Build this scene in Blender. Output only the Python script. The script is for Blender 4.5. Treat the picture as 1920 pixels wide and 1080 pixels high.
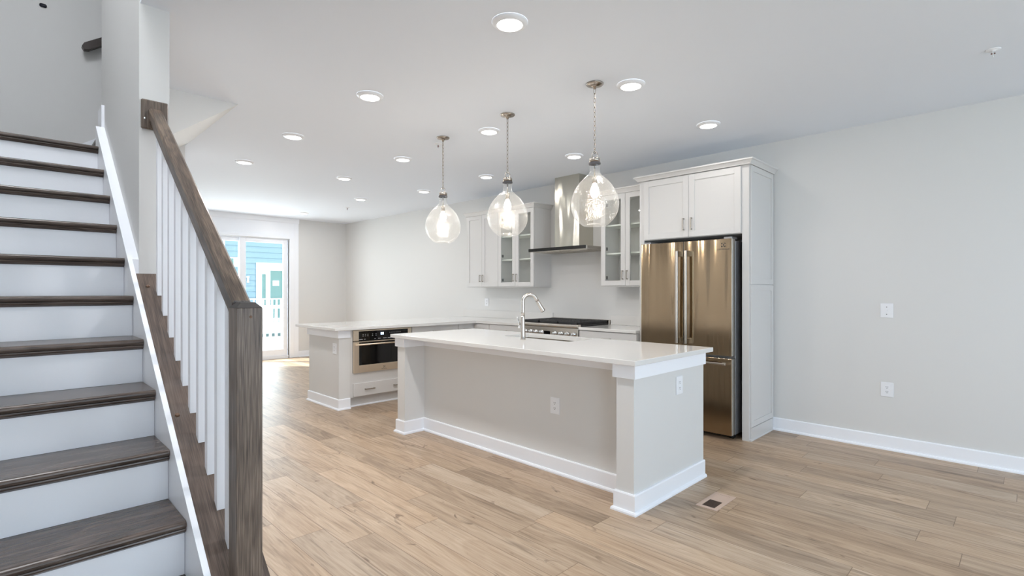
import bpy, bmesh, math, random
from mathutils import Vector, Matrix

# ------------------------------------------------------------------ scene, camera, world, lights
for o in list(bpy.data.objects):
    bpy.data.objects.remove(o, do_unlink=True)
SC = bpy.context.scene
COL = SC.collection
random.seed(7)

H = 2.74            # ceiling height
WX = 5.249          # right (kitchen) wall
BY = 10.30          # back wall with the sliding door
FY = -4.0           # front wall behind the camera
LX = -0.56          # left wall beside the stairs

cam_d = bpy.data.cameras.new('camera')
cam = bpy.data.objects.new('camera', cam_d)
COL.objects.link(cam)
cam.location = (0, 0, 1.324)
cam.rotation_euler = (math.pi / 2, 0, -math.radians(44.834))
cam_d.sensor_width = 36.0
cam_d.lens = 968.5 * 36 / 1920
cam_d.shift_y = (544.86 - 540) / 1920
cam_d.clip_start = 0.02
cam_d.clip_end = 300
SC.camera = cam
SC.cycles.transparent_max_bounces = 24
SC.cycles.diffuse_bounces = 6

SC.view_settings.view_transform = 'Standard'
SC.view_settings.look = 'None'
SC.view_settings.gamma = 1.0
SC.view_settings.use_curve_mapping = False
SC.view_settings.exposure = 0.30

world = bpy.data.worlds.new('world')
SC.world = world
world.use_nodes = True
wn = world.node_tree
bg = wn.nodes['Background']
sky = wn.nodes.new('ShaderNodeTexSky')
sky.sky_type = 'HOSEK_WILKIE'
sky.sun_direction = (-0.5, 0.5, 0.7)
sky.turbidity = 3.0
mixw = wn.nodes.new('ShaderNodeMix')
mixw.data_type = 'RGBA'
mixw.inputs['Factor'].default_value = 0.65
wn.links.new(sky.outputs[0], mixw.inputs['A'])
mixw.inputs['B'].default_value = (0.80, 0.90, 1.0, 1)
wn.links.new(mixw.outputs['Result'], bg.inputs['Color'])
bg.inputs['Strength'].default_value = 3.2

def light(name, kind, loc, energy, color=(1, 1, 1), rot=(0, 0, 0), **kw):
    d = bpy.data.lights.new(name, kind)
    d.energy = energy
    d.color = color
    for k, v in kw.items():
        setattr(d, k, v)
    o = bpy.data.objects.new(name, d)
    COL.objects.link(o)
    o.location = loc
    o.rotation_euler = rot
    return o

# sun comes over the far house and in through the sliding door
sun = light('sun', 'SUN', (0, 20, 20), 10.0, (1.0, 0.96, 0.90), angle=0.009)
sun.rotation_euler = Vector((0.5, -0.5, -0.7071)).to_track_quat('-Z', 'Y').to_euler()
DAY = (0.71, 0.85, 1.0)
# daylight in the two front windows behind the camera and in the sliding door
for wxc in (1.35, 3.75):
    light('window_daylight', 'AREA', (wxc, FY + 0.02, 1.55), 28, DAY, (-math.pi / 2, 0, math.pi),
          shape='RECTANGLE', size=1.7, size_y=1.7)
light('side_fill_light', 'AREA', (LX + .02, -2.3, 1.55), 43, DAY, (math.pi / 2, 0, -math.pi / 2),  # fill light in an added left-wall window, brightens the island's long side
      shape='RECTANGLE', size=1.7, size_y=1.7)
light('door_daylight', 'AREA', (3.15, BY + 0.35, 1.2), 52, (0.84, 0.93, 1.0), (-math.pi / 2, 0, 0),
      shape='RECTANGLE', size=1.7, size_y=2.1)
light('stairwell_fill_light', 'AREA', (-0.05, 2.6, 5.15), 44, (0.95, 0.97, 1.0), (0, 0, 0),  # unseen lamp added under the closed upper ceiling to light the stairwell
      shape='RECTANGLE', size=0.8, size_y=1.2)
CAN_W = (11.2, 3.0, 1.5, 6.5)   # recessed lamps: stair row, pendant row, kitchen wall row, far end
BULB_W = 2.0        # each pendant bulb

# ------------------------------------------------------------------ materials
def new_mat(name):
    m = bpy.data.materials.new(name)
    m.use_nodes = True
    return m, m.node_tree, m.node_tree.nodes['Principled BSDF']

def lin(r, g, b):
    f = lambda c: (c / 255) / 12.92 if c / 255 <= 0.04045 else ((c / 255 + 0.055) / 1.055) ** 2.4
    return (f(r), f(g), f(b), 1)

def plain(name, col, rough=0.5, metal=0.0, spec=0.5, bump=0.0, bscale=200.0, **kw):
    m, nt, p = new_mat(name)
    p.inputs['Base Color'].default_value = col
    p.inputs['Roughness'].default_value = rough
    p.inputs['Metallic'].default_value = metal
    p.inputs['Specular IOR Level'].default_value = spec
    for k, v in kw.items():
        p.inputs[k].default_value = v
    tc = nt.nodes.new('ShaderNodeTexCoord')
    nz = nt.nodes.new('ShaderNodeTexNoise')
    nz.inputs['Scale'].default_value = bscale
    nt.links.new(tc.outputs['Object'], nz.inputs['Vector'])
    if bump > 0:
        b = nt.nodes.new('ShaderNodeBump')
        b.inputs['Strength'].default_value = bump
        b.inputs['Distance'].default_value = 0.002
        nt.links.new(nz.outputs['Fac'], b.inputs['Height'])
        nt.links.new(b.outputs['Normal'], p.inputs['Normal'])
    else:
        mr = nt.nodes.new('ShaderNodeMapRange')
        dr_ = 0.03 if rough > 0.2 else 0.008
        mr.inputs['To Min'].default_value = max(0.0, rough - dr_)
        mr.inputs['To Max'].default_value = min(1.0, rough + dr_)
        nt.links.new(nz.outputs['Fac'], mr.inputs['Value'])
        nt.links.new(mr.outputs['Result'], p.inputs['Roughness'])
    return m

def emit(name, col, strength):
    m, nt, p = new_mat(name)
    p.inputs['Base Color'].default_value = col
    p.inputs['Emission Color'].default_value = col
    p.inputs['Emission Strength'].default_value = strength
    return m

def oak(name, dark, mid, lite, scale=(1, 1, 1), rot=(0, 0, 0), rough=0.35, ringw=0.07, bigw=0.35):
    """stained oak, grain running along local Y before rot"""
    m, nt, p = new_mat(name)
    N, L = nt.nodes, nt.links
    tc = N.new('ShaderNodeTexCoord')
    mp = N.new('ShaderNodeMapping')
    mp.inputs['Rotation'].default_value = rot
    L.new(tc.outputs['Object'], mp.inputs['Vector'])
    mp2 = N.new('ShaderNodeMapping')
    mp2.inputs['Scale'].default_value = (scale[0], scale[1], scale[2])
    L.new(mp.outputs[0], mp2.inputs['Vector'])
    def stretched(sx, sy, sz, detail, dist=0.0):
        a = N.new('ShaderNodeMapping')
        a.inputs['Scale'].default_value = (sx, sy, sz)
        L.new(mp2.outputs[0], a.inputs['Vector'])
        n = N.new('ShaderNodeTexNoise')
        n.inputs['Scale'].default_value = 1.0
        n.inputs['Detail'].default_value = detail
        n.inputs['Distortion'].default_value = dist
        L.new(a.outputs[0], n.inputs['Vector'])
        return n
    big = stretched(9, 1.6, 9, 2, 0.6)
    # cathedral rings out of the broad noise
    ring = N.new('ShaderNodeMath'); ring.operation = 'MULTIPLY'; ring.inputs[1].default_value = 42
    L.new(big.outputs['Fac'], ring.inputs[0])
    sn = N.new('ShaderNodeMath'); sn.operation = 'SINE'
    L.new(ring.outputs[0], sn.inputs[0])
    fine = stretched(300, 9, 300, 4)
    a = N.new('ShaderNodeMath'); a.operation = 'MULTIPLY_ADD'
    a.inputs[1].default_value = ringw; a.inputs[2].default_value = 0.0
    L.new(sn.outputs[0], a.inputs[0])
    b = N.new('ShaderNodeMath'); b.operation = 'MULTIPLY_ADD'
    b.inputs[1].default_value = 1.1 - bigw
    L.new(fine.outputs['Fac'], b.inputs[0]); L.new(a.outputs[0], b.inputs[2])
    c = N.new('ShaderNodeMath'); c.operation = 'MULTIPLY_ADD'
    c.inputs[1].default_value = bigw
    L.new(big.outputs['Fac'], c.inputs[0]); L.new(b.outputs[0], c.inputs[2])
    cr = N.new('ShaderNodeValToRGB')
    e = cr.color_ramp.elements
    e[0].position = 0.32; e[0].color = dark
    e[1].position = 0.78; e[1].color = lite
    x = e.new(0.55); x.color = mid
    L.new(c.outputs[0], cr.inputs['Fac'])
    L.new(cr.outputs['Color'], p.inputs['Base Color'])
    p.inputs['Roughness'].default_value = rough
    bp = N.new('ShaderNodeBump'); bp.inputs['Strength'].default_value = 0.12; bp.inputs['Distance'].default_value = 0.002
    L.new(fine.outputs['Fac'], bp.inputs['Height']); L.new(bp.outputs['Normal'], p.inputs['Normal'])
    return m

def floor_mat():
    m, nt, p = new_mat('oak_plank_floor')
    N, L = nt.nodes, nt.links
    def M(op, a, b=None, c=None):
        n = N.new('ShaderNodeMath'); n.operation = op
        for i, v in enumerate((a, b, c)):
            if v is None: continue
            if isinstance(v, (int, float)): n.inputs[i].default_value = v
            else: L.new(v, n.inputs[i])
        return n.outputs[0]
    tc = N.new('ShaderNodeTexCoord')
    sp = N.new('ShaderNodeSeparateXYZ'); L.new(tc.outputs['Object'], sp.inputs[0])
    PW, PL = 0.18, 1.22
    xs = M('DIVIDE', M('ADD', sp.outputs['X'], 3.04), PW)
    row = M('FLOOR', xs)
    wn1 = N.new('ShaderNodeTexWhiteNoise'); wn1.noise_dimensions = '1D'; L.new(row, wn1.inputs['W'])
    ys = M('ADD', M('DIVIDE', sp.outputs['Y'], PL), M('MULTIPLY', wn1.outputs['Value'], 7.0))
    colm = M('FLOOR', ys)
    cb = N.new('ShaderNodeCombineXYZ'); L.new(row, cb.inputs[0]); L.new(colm, cb.inputs[1])
    wn2 = N.new('ShaderNodeTexWhiteNoise'); wn2.noise_dimensions = '2D'; L.new(cb.outputs[0], wn2.inputs['Vector'])
    pid = wn2.outputs['Value']
    # grain coordinates: shifted per plank
    off = M('MULTIPLY', pid, 57.0)
    def coords(sx, sy):
        c = N.new('ShaderNodeCombineXYZ')
        L.new(M('ADD', M('MULTIPLY', sp.outputs['X'], sx), off), c.inputs[0])
        L.new(M('ADD', M('MULTIPLY', sp.outputs['Y'], sy), off), c.inputs[1])
        L.new(off, c.inputs[2])
        return c.outputs[0]
    def noise(v, detail=3, dist=0.0, rough=0.55):
        n = N.new('ShaderNodeTexNoise'); n.inputs['Scale'].default_value = 1
        n.inputs['Detail'].default_value = detail; n.inputs['Distortion'].default_value = dist
        n.inputs['Roughness'].default_value = rough
        L.new(v, n.inputs['Vector']); return n.outputs['Fac']
    broad = noise(coords(7, 1.1), 3, 0.8)
    fine = noise(coords(85, 3.0), 4, 0.4, 0.65)
    streak = noise(coords(30, 1.3), 3, 1.2)
    ring = M('SINE', M('MULTIPLY', broad, 46))
    t = M('ADD', M('MULTIPLY', broad, 0.38), M('MULTIPLY', fine, 0.46))
    t = M('ADD', t, M('MULTIPLY', ring, 0.035))
    t = M('ADD', t, M('MULTIPLY', M('SUBTRACT', pid, 0.5), 0.15))
    cr = N.new('ShaderNodeValToRGB'); e = cr.color_ramp.elements
    e[0].position = 0.16; e[0].color = lin(120, 100, 84)
    e[1].position = 0.68; e[1].color = lin(207, 188, 167)
    x = e.new(0.40); x.color = lin(174, 151, 128)
    L.new(t, cr.inputs['Fac'])
    # dark mineral streaks and knots
    mr = N.new('ShaderNodeMapRange'); mr.inputs['From Min'].default_value = 0.30; mr.inputs['From Max'].default_value = 0.42
    mr.inputs['To Min'].default_value = 0.5; mr.inputs['To Max'].default_value = 0.0
    L.new(streak, mr.inputs['Value'])
    kn = noise(coords(11, 4.2), 2, 1.5)
    mk = N.new('ShaderNodeMapRange'); mk.inputs['From Min'].default_value = 0.67; mk.inputs['From Max'].default_value = 0.76
    mk.inputs['To Max'].default_value = 0.7
    L.new(kn, mk.inputs['Value'])
    dk = M('MAXIMUM', mr.outputs['Result'], mk.outputs['Result'])
    mx = N.new('ShaderNodeMix'); mx.data_type = 'RGBA'; mx.blend_type = 'MIX'
    L.new(dk, mx.inputs['Factor']); L.new(cr.outputs['Color'], mx.inputs['A'])
    mx.inputs['B'].default_value = lin(96, 76, 60)
    # hue drift between planks: some greyer, some warmer
    hs = N.new('ShaderNodeMix'); hs.data_type = 'RGBA'; hs.blend_type = 'MULTIPLY'; hs.inputs['Factor'].default_value = 1.0
    tint = N.new('ShaderNodeValToRGB'); te = tint.color_ramp.elements
    te[0].color = (0.955, 0.985, 1.01, 1); te[1].color = (1.03, 0.995, 0.945, 1)
    wn3 = N.new('ShaderNodeTexWhiteNoise'); wn3.noise_dimensions = '1D'
    L.new(M('MULTIPLY', pid, 913.0), wn3.inputs['W'])
    L.new(wn3.outputs['Value'], tint.inputs['Fac'])
    L.new(mx.outputs['Result'], hs.inputs['A']); L.new(tint.outputs['Color'], hs.inputs['B'])
    # bevel joints
    fx = M('FRACT', xs); fy = M('FRACT', ys)
    ex = M('MULTIPLY', M('MINIMUM', fx, M('SUBTRACT', 1.0, fx)), PW)
    ey = M('MULTIPLY', M('MINIMUM', fy, M('SUBTRACT', 1.0, fy)), PL)
    ed = M('MINIMUM', ex, ey)
    g = N.new('ShaderNodeMapRange'); g.inputs['From Min'].default_value = 0.0006; g.inputs['From Max'].default_value = 0.0022
    L.new(ed, g.inputs['Value'])
    jm = N.new('ShaderNodeMix'); jm.data_type = 'RGBA'
    L.new(g.outputs['Result'], jm.inputs['Factor']); jm.inputs['A'].default_value = lin(120, 99, 81)
    L.new(hs.outputs['Result'], jm.inputs['B'])
    L.new(jm.outputs['Result'], p.inputs['Base Color'])
    p.inputs['Roughness'].default_value = 0.38
    p.inputs['Specular IOR Level'].default_value = 0.32
    bp = N.new('ShaderNodeBump'); bp.inputs['Strength'].default_value = 0.25; bp.inputs['Distance'].default_value = 0.001
    hsum = M('ADD', M('MULTIPLY', fine, 0.35), g.outputs['Result'])
    L.new(hsum, bp.inputs['Height']); L.new(bp.outputs['Normal'], p.inputs['Normal'])
    return m

def steel(name, col, rough, wave=0.0, aniso=0.0, sc=(1, 1, 1), wscale=2.2, arot=0.0, detail=1.5):
    m, nt, p = new_mat(name)
    N, L = nt.nodes, nt.links
    p.inputs['Base Color'].default_value = col
    p.inputs['Metallic'].default_value = 1.0
    p.inputs['Roughness'].default_value = rough
    p.inputs['Anisotropic'].default_value = aniso
    tc = N.new('ShaderNodeTexCoord')
    mp = N.new('ShaderNodeMapping'); mp.inputs['Scale'].default_value = sc
    L.new(tc.outputs['Object'], mp.inputs['Vector'])
    nz = N.new('ShaderNodeTexNoise'); nz.inputs['Scale'].default_value = wscale; nz.inputs['Detail'].default_value = detail
    L.new(mp.outputs[0], nz.inputs['Vector'])
    bp = N.new('ShaderNodeBump'); bp.inputs['Strength'].default_value = wave; bp.inputs['Distance'].default_value = 0.02
    L.new(nz.outputs['Fac'], bp.inputs['Height'])
    L.new(bp.outputs['Normal'], p.inputs['Normal'])
    if aniso > 0:
        tg = N.new('ShaderNodeTangent'); tg.direction_type = 'RADIAL'; tg.axis = 'Z'
        L.new(tg.outputs[0], p.inputs['Tangent'])
        p.inputs['Anisotropic Rotation'].default_value = arot
    return m

def thin_glass(name, tint, refl=1.0, bump=0.0, bscale=60.0, rough=0.0, ior=1.5, haze=0.0):
    m = bpy.data.materials.new(name); m.use_nodes = True
    nt = m.node_tree; N, L = nt.nodes, nt.links
    N.clear()
    out = N.new('ShaderNodeOutputMaterial')
    tr = N.new('ShaderNodeBsdfTransparent'); tr.inputs['Color'].default_value = tint
    gl = N.new('ShaderNodeBsdfGlossy'); gl.inputs['Roughness'].default_value = rough
    gl.inputs['Color'].default_value = (refl, refl, refl, 1)
    fr = N.new('ShaderNodeFresnel')
    # the pane is a thin sheet: give both of its faces the same reflectance
    ge = N.new('ShaderNodeNewGeometry')
    mi = N.new('ShaderNodeMapRange'); mi.inputs['To Min'].default_value = ior; mi.inputs['To Max'].default_value = 1 / ior
    L.new(ge.outputs['Backfacing'], mi.inputs['Value']); L.new(mi.outputs['Result'], fr.inputs['IOR'])
    mx = N.new('ShaderNodeMixShader')
    L.new(fr.outputs[0], mx.inputs['Fac']); L.new(tr.outputs[0], mx.inputs[1]); L.new(gl.outputs[0], mx.inputs[2])
    if haze > 0:
        tl = N.new('ShaderNodeBsdfTranslucent'); tl.inputs['Color'].default_value = (1, 1, 1, 1)
        df = N.new('ShaderNodeBsdfDiffuse'); df.inputs['Color'].default_value = (1, 1, 1, 1)
        a = N.new('ShaderNodeMixShader'); a.inputs['Fac'].default_value = .5
        L.new(tl.outputs[0], a.inputs[1]); L.new(df.outputs[0], a.inputs[2])
        mh = N.new('ShaderNodeMixShader'); mh.inputs['Fac'].default_value = haze
        L.new(mx.outputs[0], mh.inputs[1]); L.new(a.outputs[0], mh.inputs[2])
        L.new(mh.outputs[0], out.inputs['Surface'])
    else:
        L.new(mx.outputs[0], out.inputs['Surface'])
    if bump > 0:
        tc = N.new('ShaderNodeTexCoord')
        vz = N.new('ShaderNodeTexVoronoi'); vz.inputs['Scale'].default_value = bscale
        L.new(tc.outputs['Object'], vz.inputs['Vector'])
        bp = N.new('ShaderNodeBump'); bp.inputs['Strength'].default_value = bump; bp.inputs['Distance'].default_value = 0.004
        L.new(vz.outputs['Distance'], bp.inputs['Height'])
        L.new(bp.outputs['Normal'], gl.inputs['Normal']); L.new(bp.outputs['Normal'], fr.inputs['Normal'])
    return m

MT = {}
MT['wall'] = plain('warm_grey_wall_paint', lin(219, 219, 218), 0.62, bump=0.06, bscale=420)
MT['ceil'] = plain('ceiling_paint', lin(234, 240, 249), 0.75, bump=0.05, bscale=300)
MT['trim'] = plain('white_trim_paint', lin(245, 248, 254), 0.33)
MT['cab'] = plain('white_cabinet_paint', lin(213, 212, 211), 0.36)
MT['cabin'] = plain('cabinet_interior', lin(240, 243, 238), 0.5)
MT['floor'] = floor_mat()
DK, MD, LT = lin(52, 42, 36), lin(92, 78, 69), lin(126, 110, 98)
MT['oak_tread'] = oak('stained_oak_tread', lin(50, 40, 35), lin(82, 70, 63), lin(112, 98, 90), rot=(0, 0, math.pi / 2), rough=0.26)
SL = math.atan(0.1857 / 0.2375)
MT['oak_rail'] = oak('stained_oak_rail', lin(56, 48, 42), lin(98, 85, 75), lin(134, 117, 101), rot=(-SL, 0, 0), rough=0.3)
MT['oak_cap'] = oak('stained_oak_cap', lin(56, 45, 38), lin(88, 73, 64), lin(112, 96, 85), rot=(-SL, 0, 0), rough=0.38)
MT['oak_post'] = oak('stained_oak_post', lin(66, 56, 49), lin(108, 95, 85), lin(142, 127, 114), rot=(-math.pi / 2, 0, 0), rough=0.4, ringw=.04, bigw=.22)
MT['oak_top'] = plain('dark_oak_top', lin(66, 62, 60), 0.5)  # one flat tone for the newel top, darker than the post below
MT['oak_dark'] = plain('dark_stained_rail', lin(48, 38, 33), 0.35)
MT['quartz'] = plain('white_quartz', lin(226, 225, 223), 0.06, spec=0.55)
MT['steel'] = steel('brushed_stainless_steel', lin(205, 200, 192), 0.22, 0.0, 0.0)
MT['fridge'] = steel('wavy_stainless_steel', lin(168, 150, 126), 0.14, 1.0, 0.86, (1, 2.9, 0.17), 2.6, .25, .7)
MT['fridge_side'] = plain('grey_painted_steel', lin(150, 150, 153), 0.35, 0.6)
MT['edge'] = steel('bright_door_edge', lin(215, 212, 206), 0.28)
MT['hood'] = steel('hood_stainless', lin(202, 199, 188), 0.17, 0.9, 0.88, (1, 2.2, 0.4), 2.6, .25, .6)
MT['nickel'] = steel('brushed_nickel', lin(178, 170, 161), 0.25)
MT['faucet'] = steel('spot_free_steel', lin(196, 190, 184), 0.24)
MT['chain'] = steel('pendant_chain', lin(150, 142, 132), 0.35)
MT['chrome'] = steel('polished_chrome', lin(225, 225, 226), 0.08)
MT['mwsteel'] = steel('warm_stainless', lin(236, 222, 202), 0.34)
MT['pull'] = steel('satin_nickel_pull', lin(170, 164, 156), 0.3)
MT['blackglass'] = plain('black_glass', lin(12, 12, 13), 0.05)
MT['black'] = plain('black_plastic', lin(22, 22, 23), 0.45)
MT['iron'] = plain('cast_iron', lin(38, 38, 40), 0.55, bump=0.2, bscale=300)
MT['plate'] = plain('white_plastic', lin(238, 240, 244), 0.3)
MT['slot'] = plain('dark_slot', lin(70, 70, 74), 0.6)
MT['diff'] = emit('lamp_diffuser', (1.0, 0.97, 0.92, 1), 6.0)
MT['bulb'] = emit('bulb_glow', (1.0, 0.92, 0.80, 1), 30.0)
MT['digits'] = emit('display_digits', (0.75, 0.88, 1.0, 1), 2.5)
MT['legend'] = plain('printed_legend', lin(190, 192, 196), 0.5)
MT['seeded'] = thin_glass('seeded_glass', (0.965, 0.965, 0.955, 1), 1.0, 0.45, 95.0, 0.03, 1.6, 0.05)
MT['pane'] = thin_glass('window_glass', (0.97, 0.985, 0.98, 1), 1.0)
MT['cabglass'] = thin_glass('cabinet_glass', (0.985, 0.995, 0.985, 1), 1.0)
MT['register'] = plain('tan_register', lin(200, 176, 160), 0.5)
MT['register_dark'] = plain('register_louvres', lin(70, 56, 48), 0.5)
MT['copper'] = plain('copper_link', lin(110, 66, 52), 0.4, 0.7)
MT['siding'] = plain('blue_siding', lin(152, 180, 194), 0.6)
MT['extwhite'] = plain('exterior_white', lin(240, 242, 244), 0.5)
MT['extglass'] = plain('green_tinted_glass', lin(120, 158, 152), 0.08)
MT['deck'] = plain('deck_boards', lin(205, 203, 198), 0.7)
MT['ground'] = plain('lawn', lin(120, 130, 100), 0.9)
MT['plug'] = plain('wood_plug', lin(112, 84, 64), 0.4)
MT['darkhole'] = plain('dark_opening', lin(20, 22, 40), 0.6)

# ------------------------------------------------------------------ geometry helpers
def bx(bm, x0, x1, y0, y1, z0, z1, bev=0.0, seg=1, smooth=False):
    if x1 < x0: x0, x1 = x1, x0
    if y1 < y0: y0, y1 = y1, y0
    if z1 < z0: z0, z1 = z1, z0
    t = bmesh.new()
    vs = [t.verts.new((x, y, z)) for x in (x0, x1) for y in (y0, y1) for z in (z0, z1)]
    for f in ((0, 1, 3, 2), (4, 6, 7, 5), (0, 4, 5, 1), (2, 3, 7, 6), (0, 2, 6, 4), (1, 5, 7, 3)):
        t.faces.new([vs[i] for i in f])
    if bev > 0:
        bmesh.ops.bevel(t, geom=list(t.edges), offset=bev, segments=seg, profile=0.5, affect='EDGES')
    merge(bm, t, smooth)

def merge(bm, t, smooth=False):
    mp = {}
    for v in t.verts:
        mp[v.index if False else v] = bm.verts.new(v.co)
    for f in t.faces:
        try:
            nf = bm.faces.new([mp[v] for v in f.verts])
            nf.smooth = smooth
        except ValueError:
            pass
    t.free()

def prism(bm, pts, axis, a0, a1, bev=0.0):
    """polygon pts extruded along axis; pts are the two other coordinates in xyz order"""
    t = bmesh.new()
    def mk(p, a):
        if axis == 'x': return (a, p[0], p[1])
        if axis == 'y': return (p[0], a, p[1])
        return (p[0], p[1], a)
    A = [t.verts.new(mk(p, a0)) for p in pts]
    B = [t.verts.new(mk(p, a1)) for p in pts]
    t.faces.new(A); t.faces.new(B[::-1])
    n = len(pts)
    for i in range(n):
        t.faces.new([A[i], B[i], B[(i + 1) % n], A[(i + 1) % n]])
    if bev > 0:
        bmesh.ops.bevel(t, geom=list(t.edges), offset=bev, segments=1, profile=0.5, affect='EDGES')
    bmesh.ops.recalc_face_normals(t, faces=list(t.faces))
    merge(bm, t)

def lathe(bm, prof, cx, cy, seg=32, axis='z', smooth=True, close=True):
    """prof: list of (r, h)"""
    rings = []
    for r, h in prof:
        ring = []
        if r < 1e-6:
            pts = [(0, 0)]
        else:
            pts = [(r * math.cos(2 * math.pi * i / seg), r * math.sin(2 * math.pi * i / seg)) for i in range(seg)]
        for a, b in pts:
            if axis == 'z': co = (cx + a, cy + b, h)
            elif axis == 'x': co = (h, cx + a, cy + b)
            else: co = (cx + a, h, cy + b)
            ring.append(bm.verts.new(co))
        rings.append(ring)
    for A, B in zip(rings, rings[1:]):
        if len(A) == 1 and len(B) == 1: continue
        for i in range(seg):
            j = (i + 1) % seg
            if len(A) == 1: f = bm.faces.new([A[0], B[i], B[j]])
            elif len(B) == 1: f = bm.faces.new([A[i], A[j], B[0]])
            else: f = bm.faces.new([A[i], A[j], B[j], B[i]])
            f.smooth = smooth

def tube(bm, path, r, seg=12, closed=False, rr=None, caps=True):
    P = [Vector(p) for p in path]
    n = len(P)
    rings = []
    up = None
    for i in range(n):
        if closed:
            d = (P[(i + 1) % n] - P[(i - 1) % n]).normalized()
        else:
            d = (P[min(i + 1, n - 1)] - P[max(i - 1, 0)]).normalized()
        if up is None:
            up = Vector((0, 0, 1)) if abs(d.z) < 0.9 else Vector((1, 0, 0))
        s = d.cross(up)
        if s.length < 1e-6: s = d.cross(Vector((0, 1, 0)))
        s.normalize()
        up = s.cross(d).normalized()
        rad = rr[i] if rr else r
        rings.append([bm.verts.new(P[i] + (s * math.cos(2 * math.pi * k / seg) + up * math.sin(2 * math.pi * k / seg)) * rad) for k in range(seg)])
    rng = range(n) if closed else range(n - 1)
    for i in rng:
        A, B = rings[i], rings[(i + 1) % n]
        for k in range(seg):
            f = bm.faces.new([A[k], A[(k + 1) % seg], B[(k + 1) % seg], B[k]])
            f.smooth = True
    if caps and not closed:
        bm.faces.new(rings[0][::-1]); bm.faces.new(rings[-1])

def sweep(bm, prof, path, closed=False):
    """mitred sweep of prof [(out, z)] along a 2-D path; out is to the right-hand side of the path"""
    n = len(path)
    V = [Vector((p[0], p[1])) for p in path]
    offs = []
    for i in range(n):
        dirs = []
        if closed or i > 0: dirs.append((V[i] - V[i - 1]).normalized())
        if closed or i < n - 1: dirs.append((V[(i + 1) % n] - V[i]).normalized())
        nr = [Vector((d.y, -d.x)) for d in dirs]
        if len(nr) == 1: m = nr[0]
        else:
            m = (nr[0] + nr[1])
            m = m / max(1e-6, (1 + nr[0].dot(nr[1])))
        offs.append(m)
    t = bmesh.new()
    rings = [[t.verts.new((V[i].x + offs[i].x * o, V[i].y + offs[i].y * o, z)) for o, z in prof] for i in range(n)]
    k = len(prof)
    for i in (range(n) if closed else range(n - 1)):
        A, B = rings[i], rings[(i + 1) % n]
        for j in range(k):
            t.faces.new([A[j], A[(j + 1) % k], B[(j + 1) % k], B[j]])
    if not closed:
        t.faces.new(rings[0][::-1]); t.faces.new(rings[-1])
    bmesh.ops.recalc_face_normals(t, faces=list(t.faces))
    merge(bm, t)

def root_loc(o):
    v = Vector((0, 0, 0))
    while o:
        v = v + o.location
        o = o.parent
    return v

def obj(name, bm, mat, parent=None, label=None):
    bmesh.ops.recalc_face_normals(bm, faces=list(bm.faces)) if len(bm.faces) < 30000 else None
    off = root_loc(parent)
    if off.length > 0:
        for v in bm.verts: v.co -= off
    me = bpy.data.meshes.new(name)
    bm.to_mesh(me); bm.free()
    me.materials.append(mat if not isinstance(mat, str) else MT[mat])
    o = bpy.data.objects.new(name, me)
    COL.objects.link(o)
    if parent: o.parent = parent
    if label: o['label'] = label
    return o

def tag(o, label, cat, group=None):
    o['label'] = label; o['category'] = cat
    if group: o['group'] = group
    return o

def thing(name, label, cat, loc=(0, 0, 0), group=None):
    o = bpy.data.objects.new(name, None)
    o.empty_display_size = 0.05
    COL.objects.link(o); o.location = loc
    return tag(o, label, cat, group)

def struct(name, bm, mat, parent=None):
    o = obj(name, bm, mat, parent)
    if not parent: o['kind'] = 'structure'
    return o

def B(*boxes, bev=0.0):
    bm = bmesh.new()
    for b in boxes: bx(bm, *b, bev=bev)
    return bm

def copy_tree(src, dx, label=None, group=None):
    c = src.copy(); COL.objects.link(c)
    c.location = src.location + Vector(dx)
    if label: c['label'] = label
    if group: c['group'] = group
    for ch in list(src.children):
        d = ch.copy(); COL.objects.link(d); d.parent = c
        for g in list(ch.children):
            e = g.copy(); COL.objects.link(e); e.parent = d
    return c

class Face:
    """local frame on a vertical face: u along the wall, v up, w outward"""
    def __init__(s, kind, base): s.k = kind; s.b = base
    def box(s, bm, u0, u1, v0, v1, w0, w1, bev=0.0):
        if s.k == 'x': bx(bm, s.b - w1, s.b - w0, u0, u1, v0, v1, bev)
        elif s.k == 'y': bx(bm, u0, u1, s.b - w1, s.b - w0, v0, v1, bev)
        elif s.k == 'Y': bx(bm, u0, u1, s.b + w0, s.b + w1, v0, v1, bev)
    def pt(s, u, v, w):
        return (s.b - w, u, v) if s.k == 'x' else (u, s.b - w, v)

def shaker(F, u0, u1, v0, v1, t=0.02, fr=0.057, glass=False):
    bm = bmesh.new()
    b = 0.0015
    F.box(bm, u0, u0 + fr, v0, v1, 0, t, b); F.box(bm, u1 - fr, u1, v0, v1, 0, t, b)
    F.box(bm, u0 + fr - .001, u1 - fr + .001, v0, v0 + fr, 0, t - .0003, b); F.box(bm, u0 + fr - .001, u1 - fr + .001, v1 - fr, v1, 0, t - .0003, b)
    if not glass: F.box(bm, u0 + fr - .002, u1 - fr + .002, v0 + fr - .002, v1 - fr + .002, 0.002, t - 0.009)
    return bm

def pull(F, u, v, length, vertical, w=0.0, r=0.005, depth=0.028):
    bm = bmesh.new()
    h = length / 2
    if vertical:
        F.box(bm, u - r, u + r, v - h, v + h, w + depth - 2 * r, w + depth, 0.0015)
        for s in (-1, 1): F.box(bm, u - r, u + r, v + s * (h - 0.006) - r, v + s * (h - 0.006) + r, w, w + depth - r)
    else:
        F.box(bm, u - h, u + h, v - r, v + r, w + depth - 2 * r, w + depth, 0.0015)
        for s in (-1, 1): F.box(bm, u + s * (h - 0.006) - r, u + s * (h - 0.006) + r, v - r, v + r, w, w + depth - r)
    return bm

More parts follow.
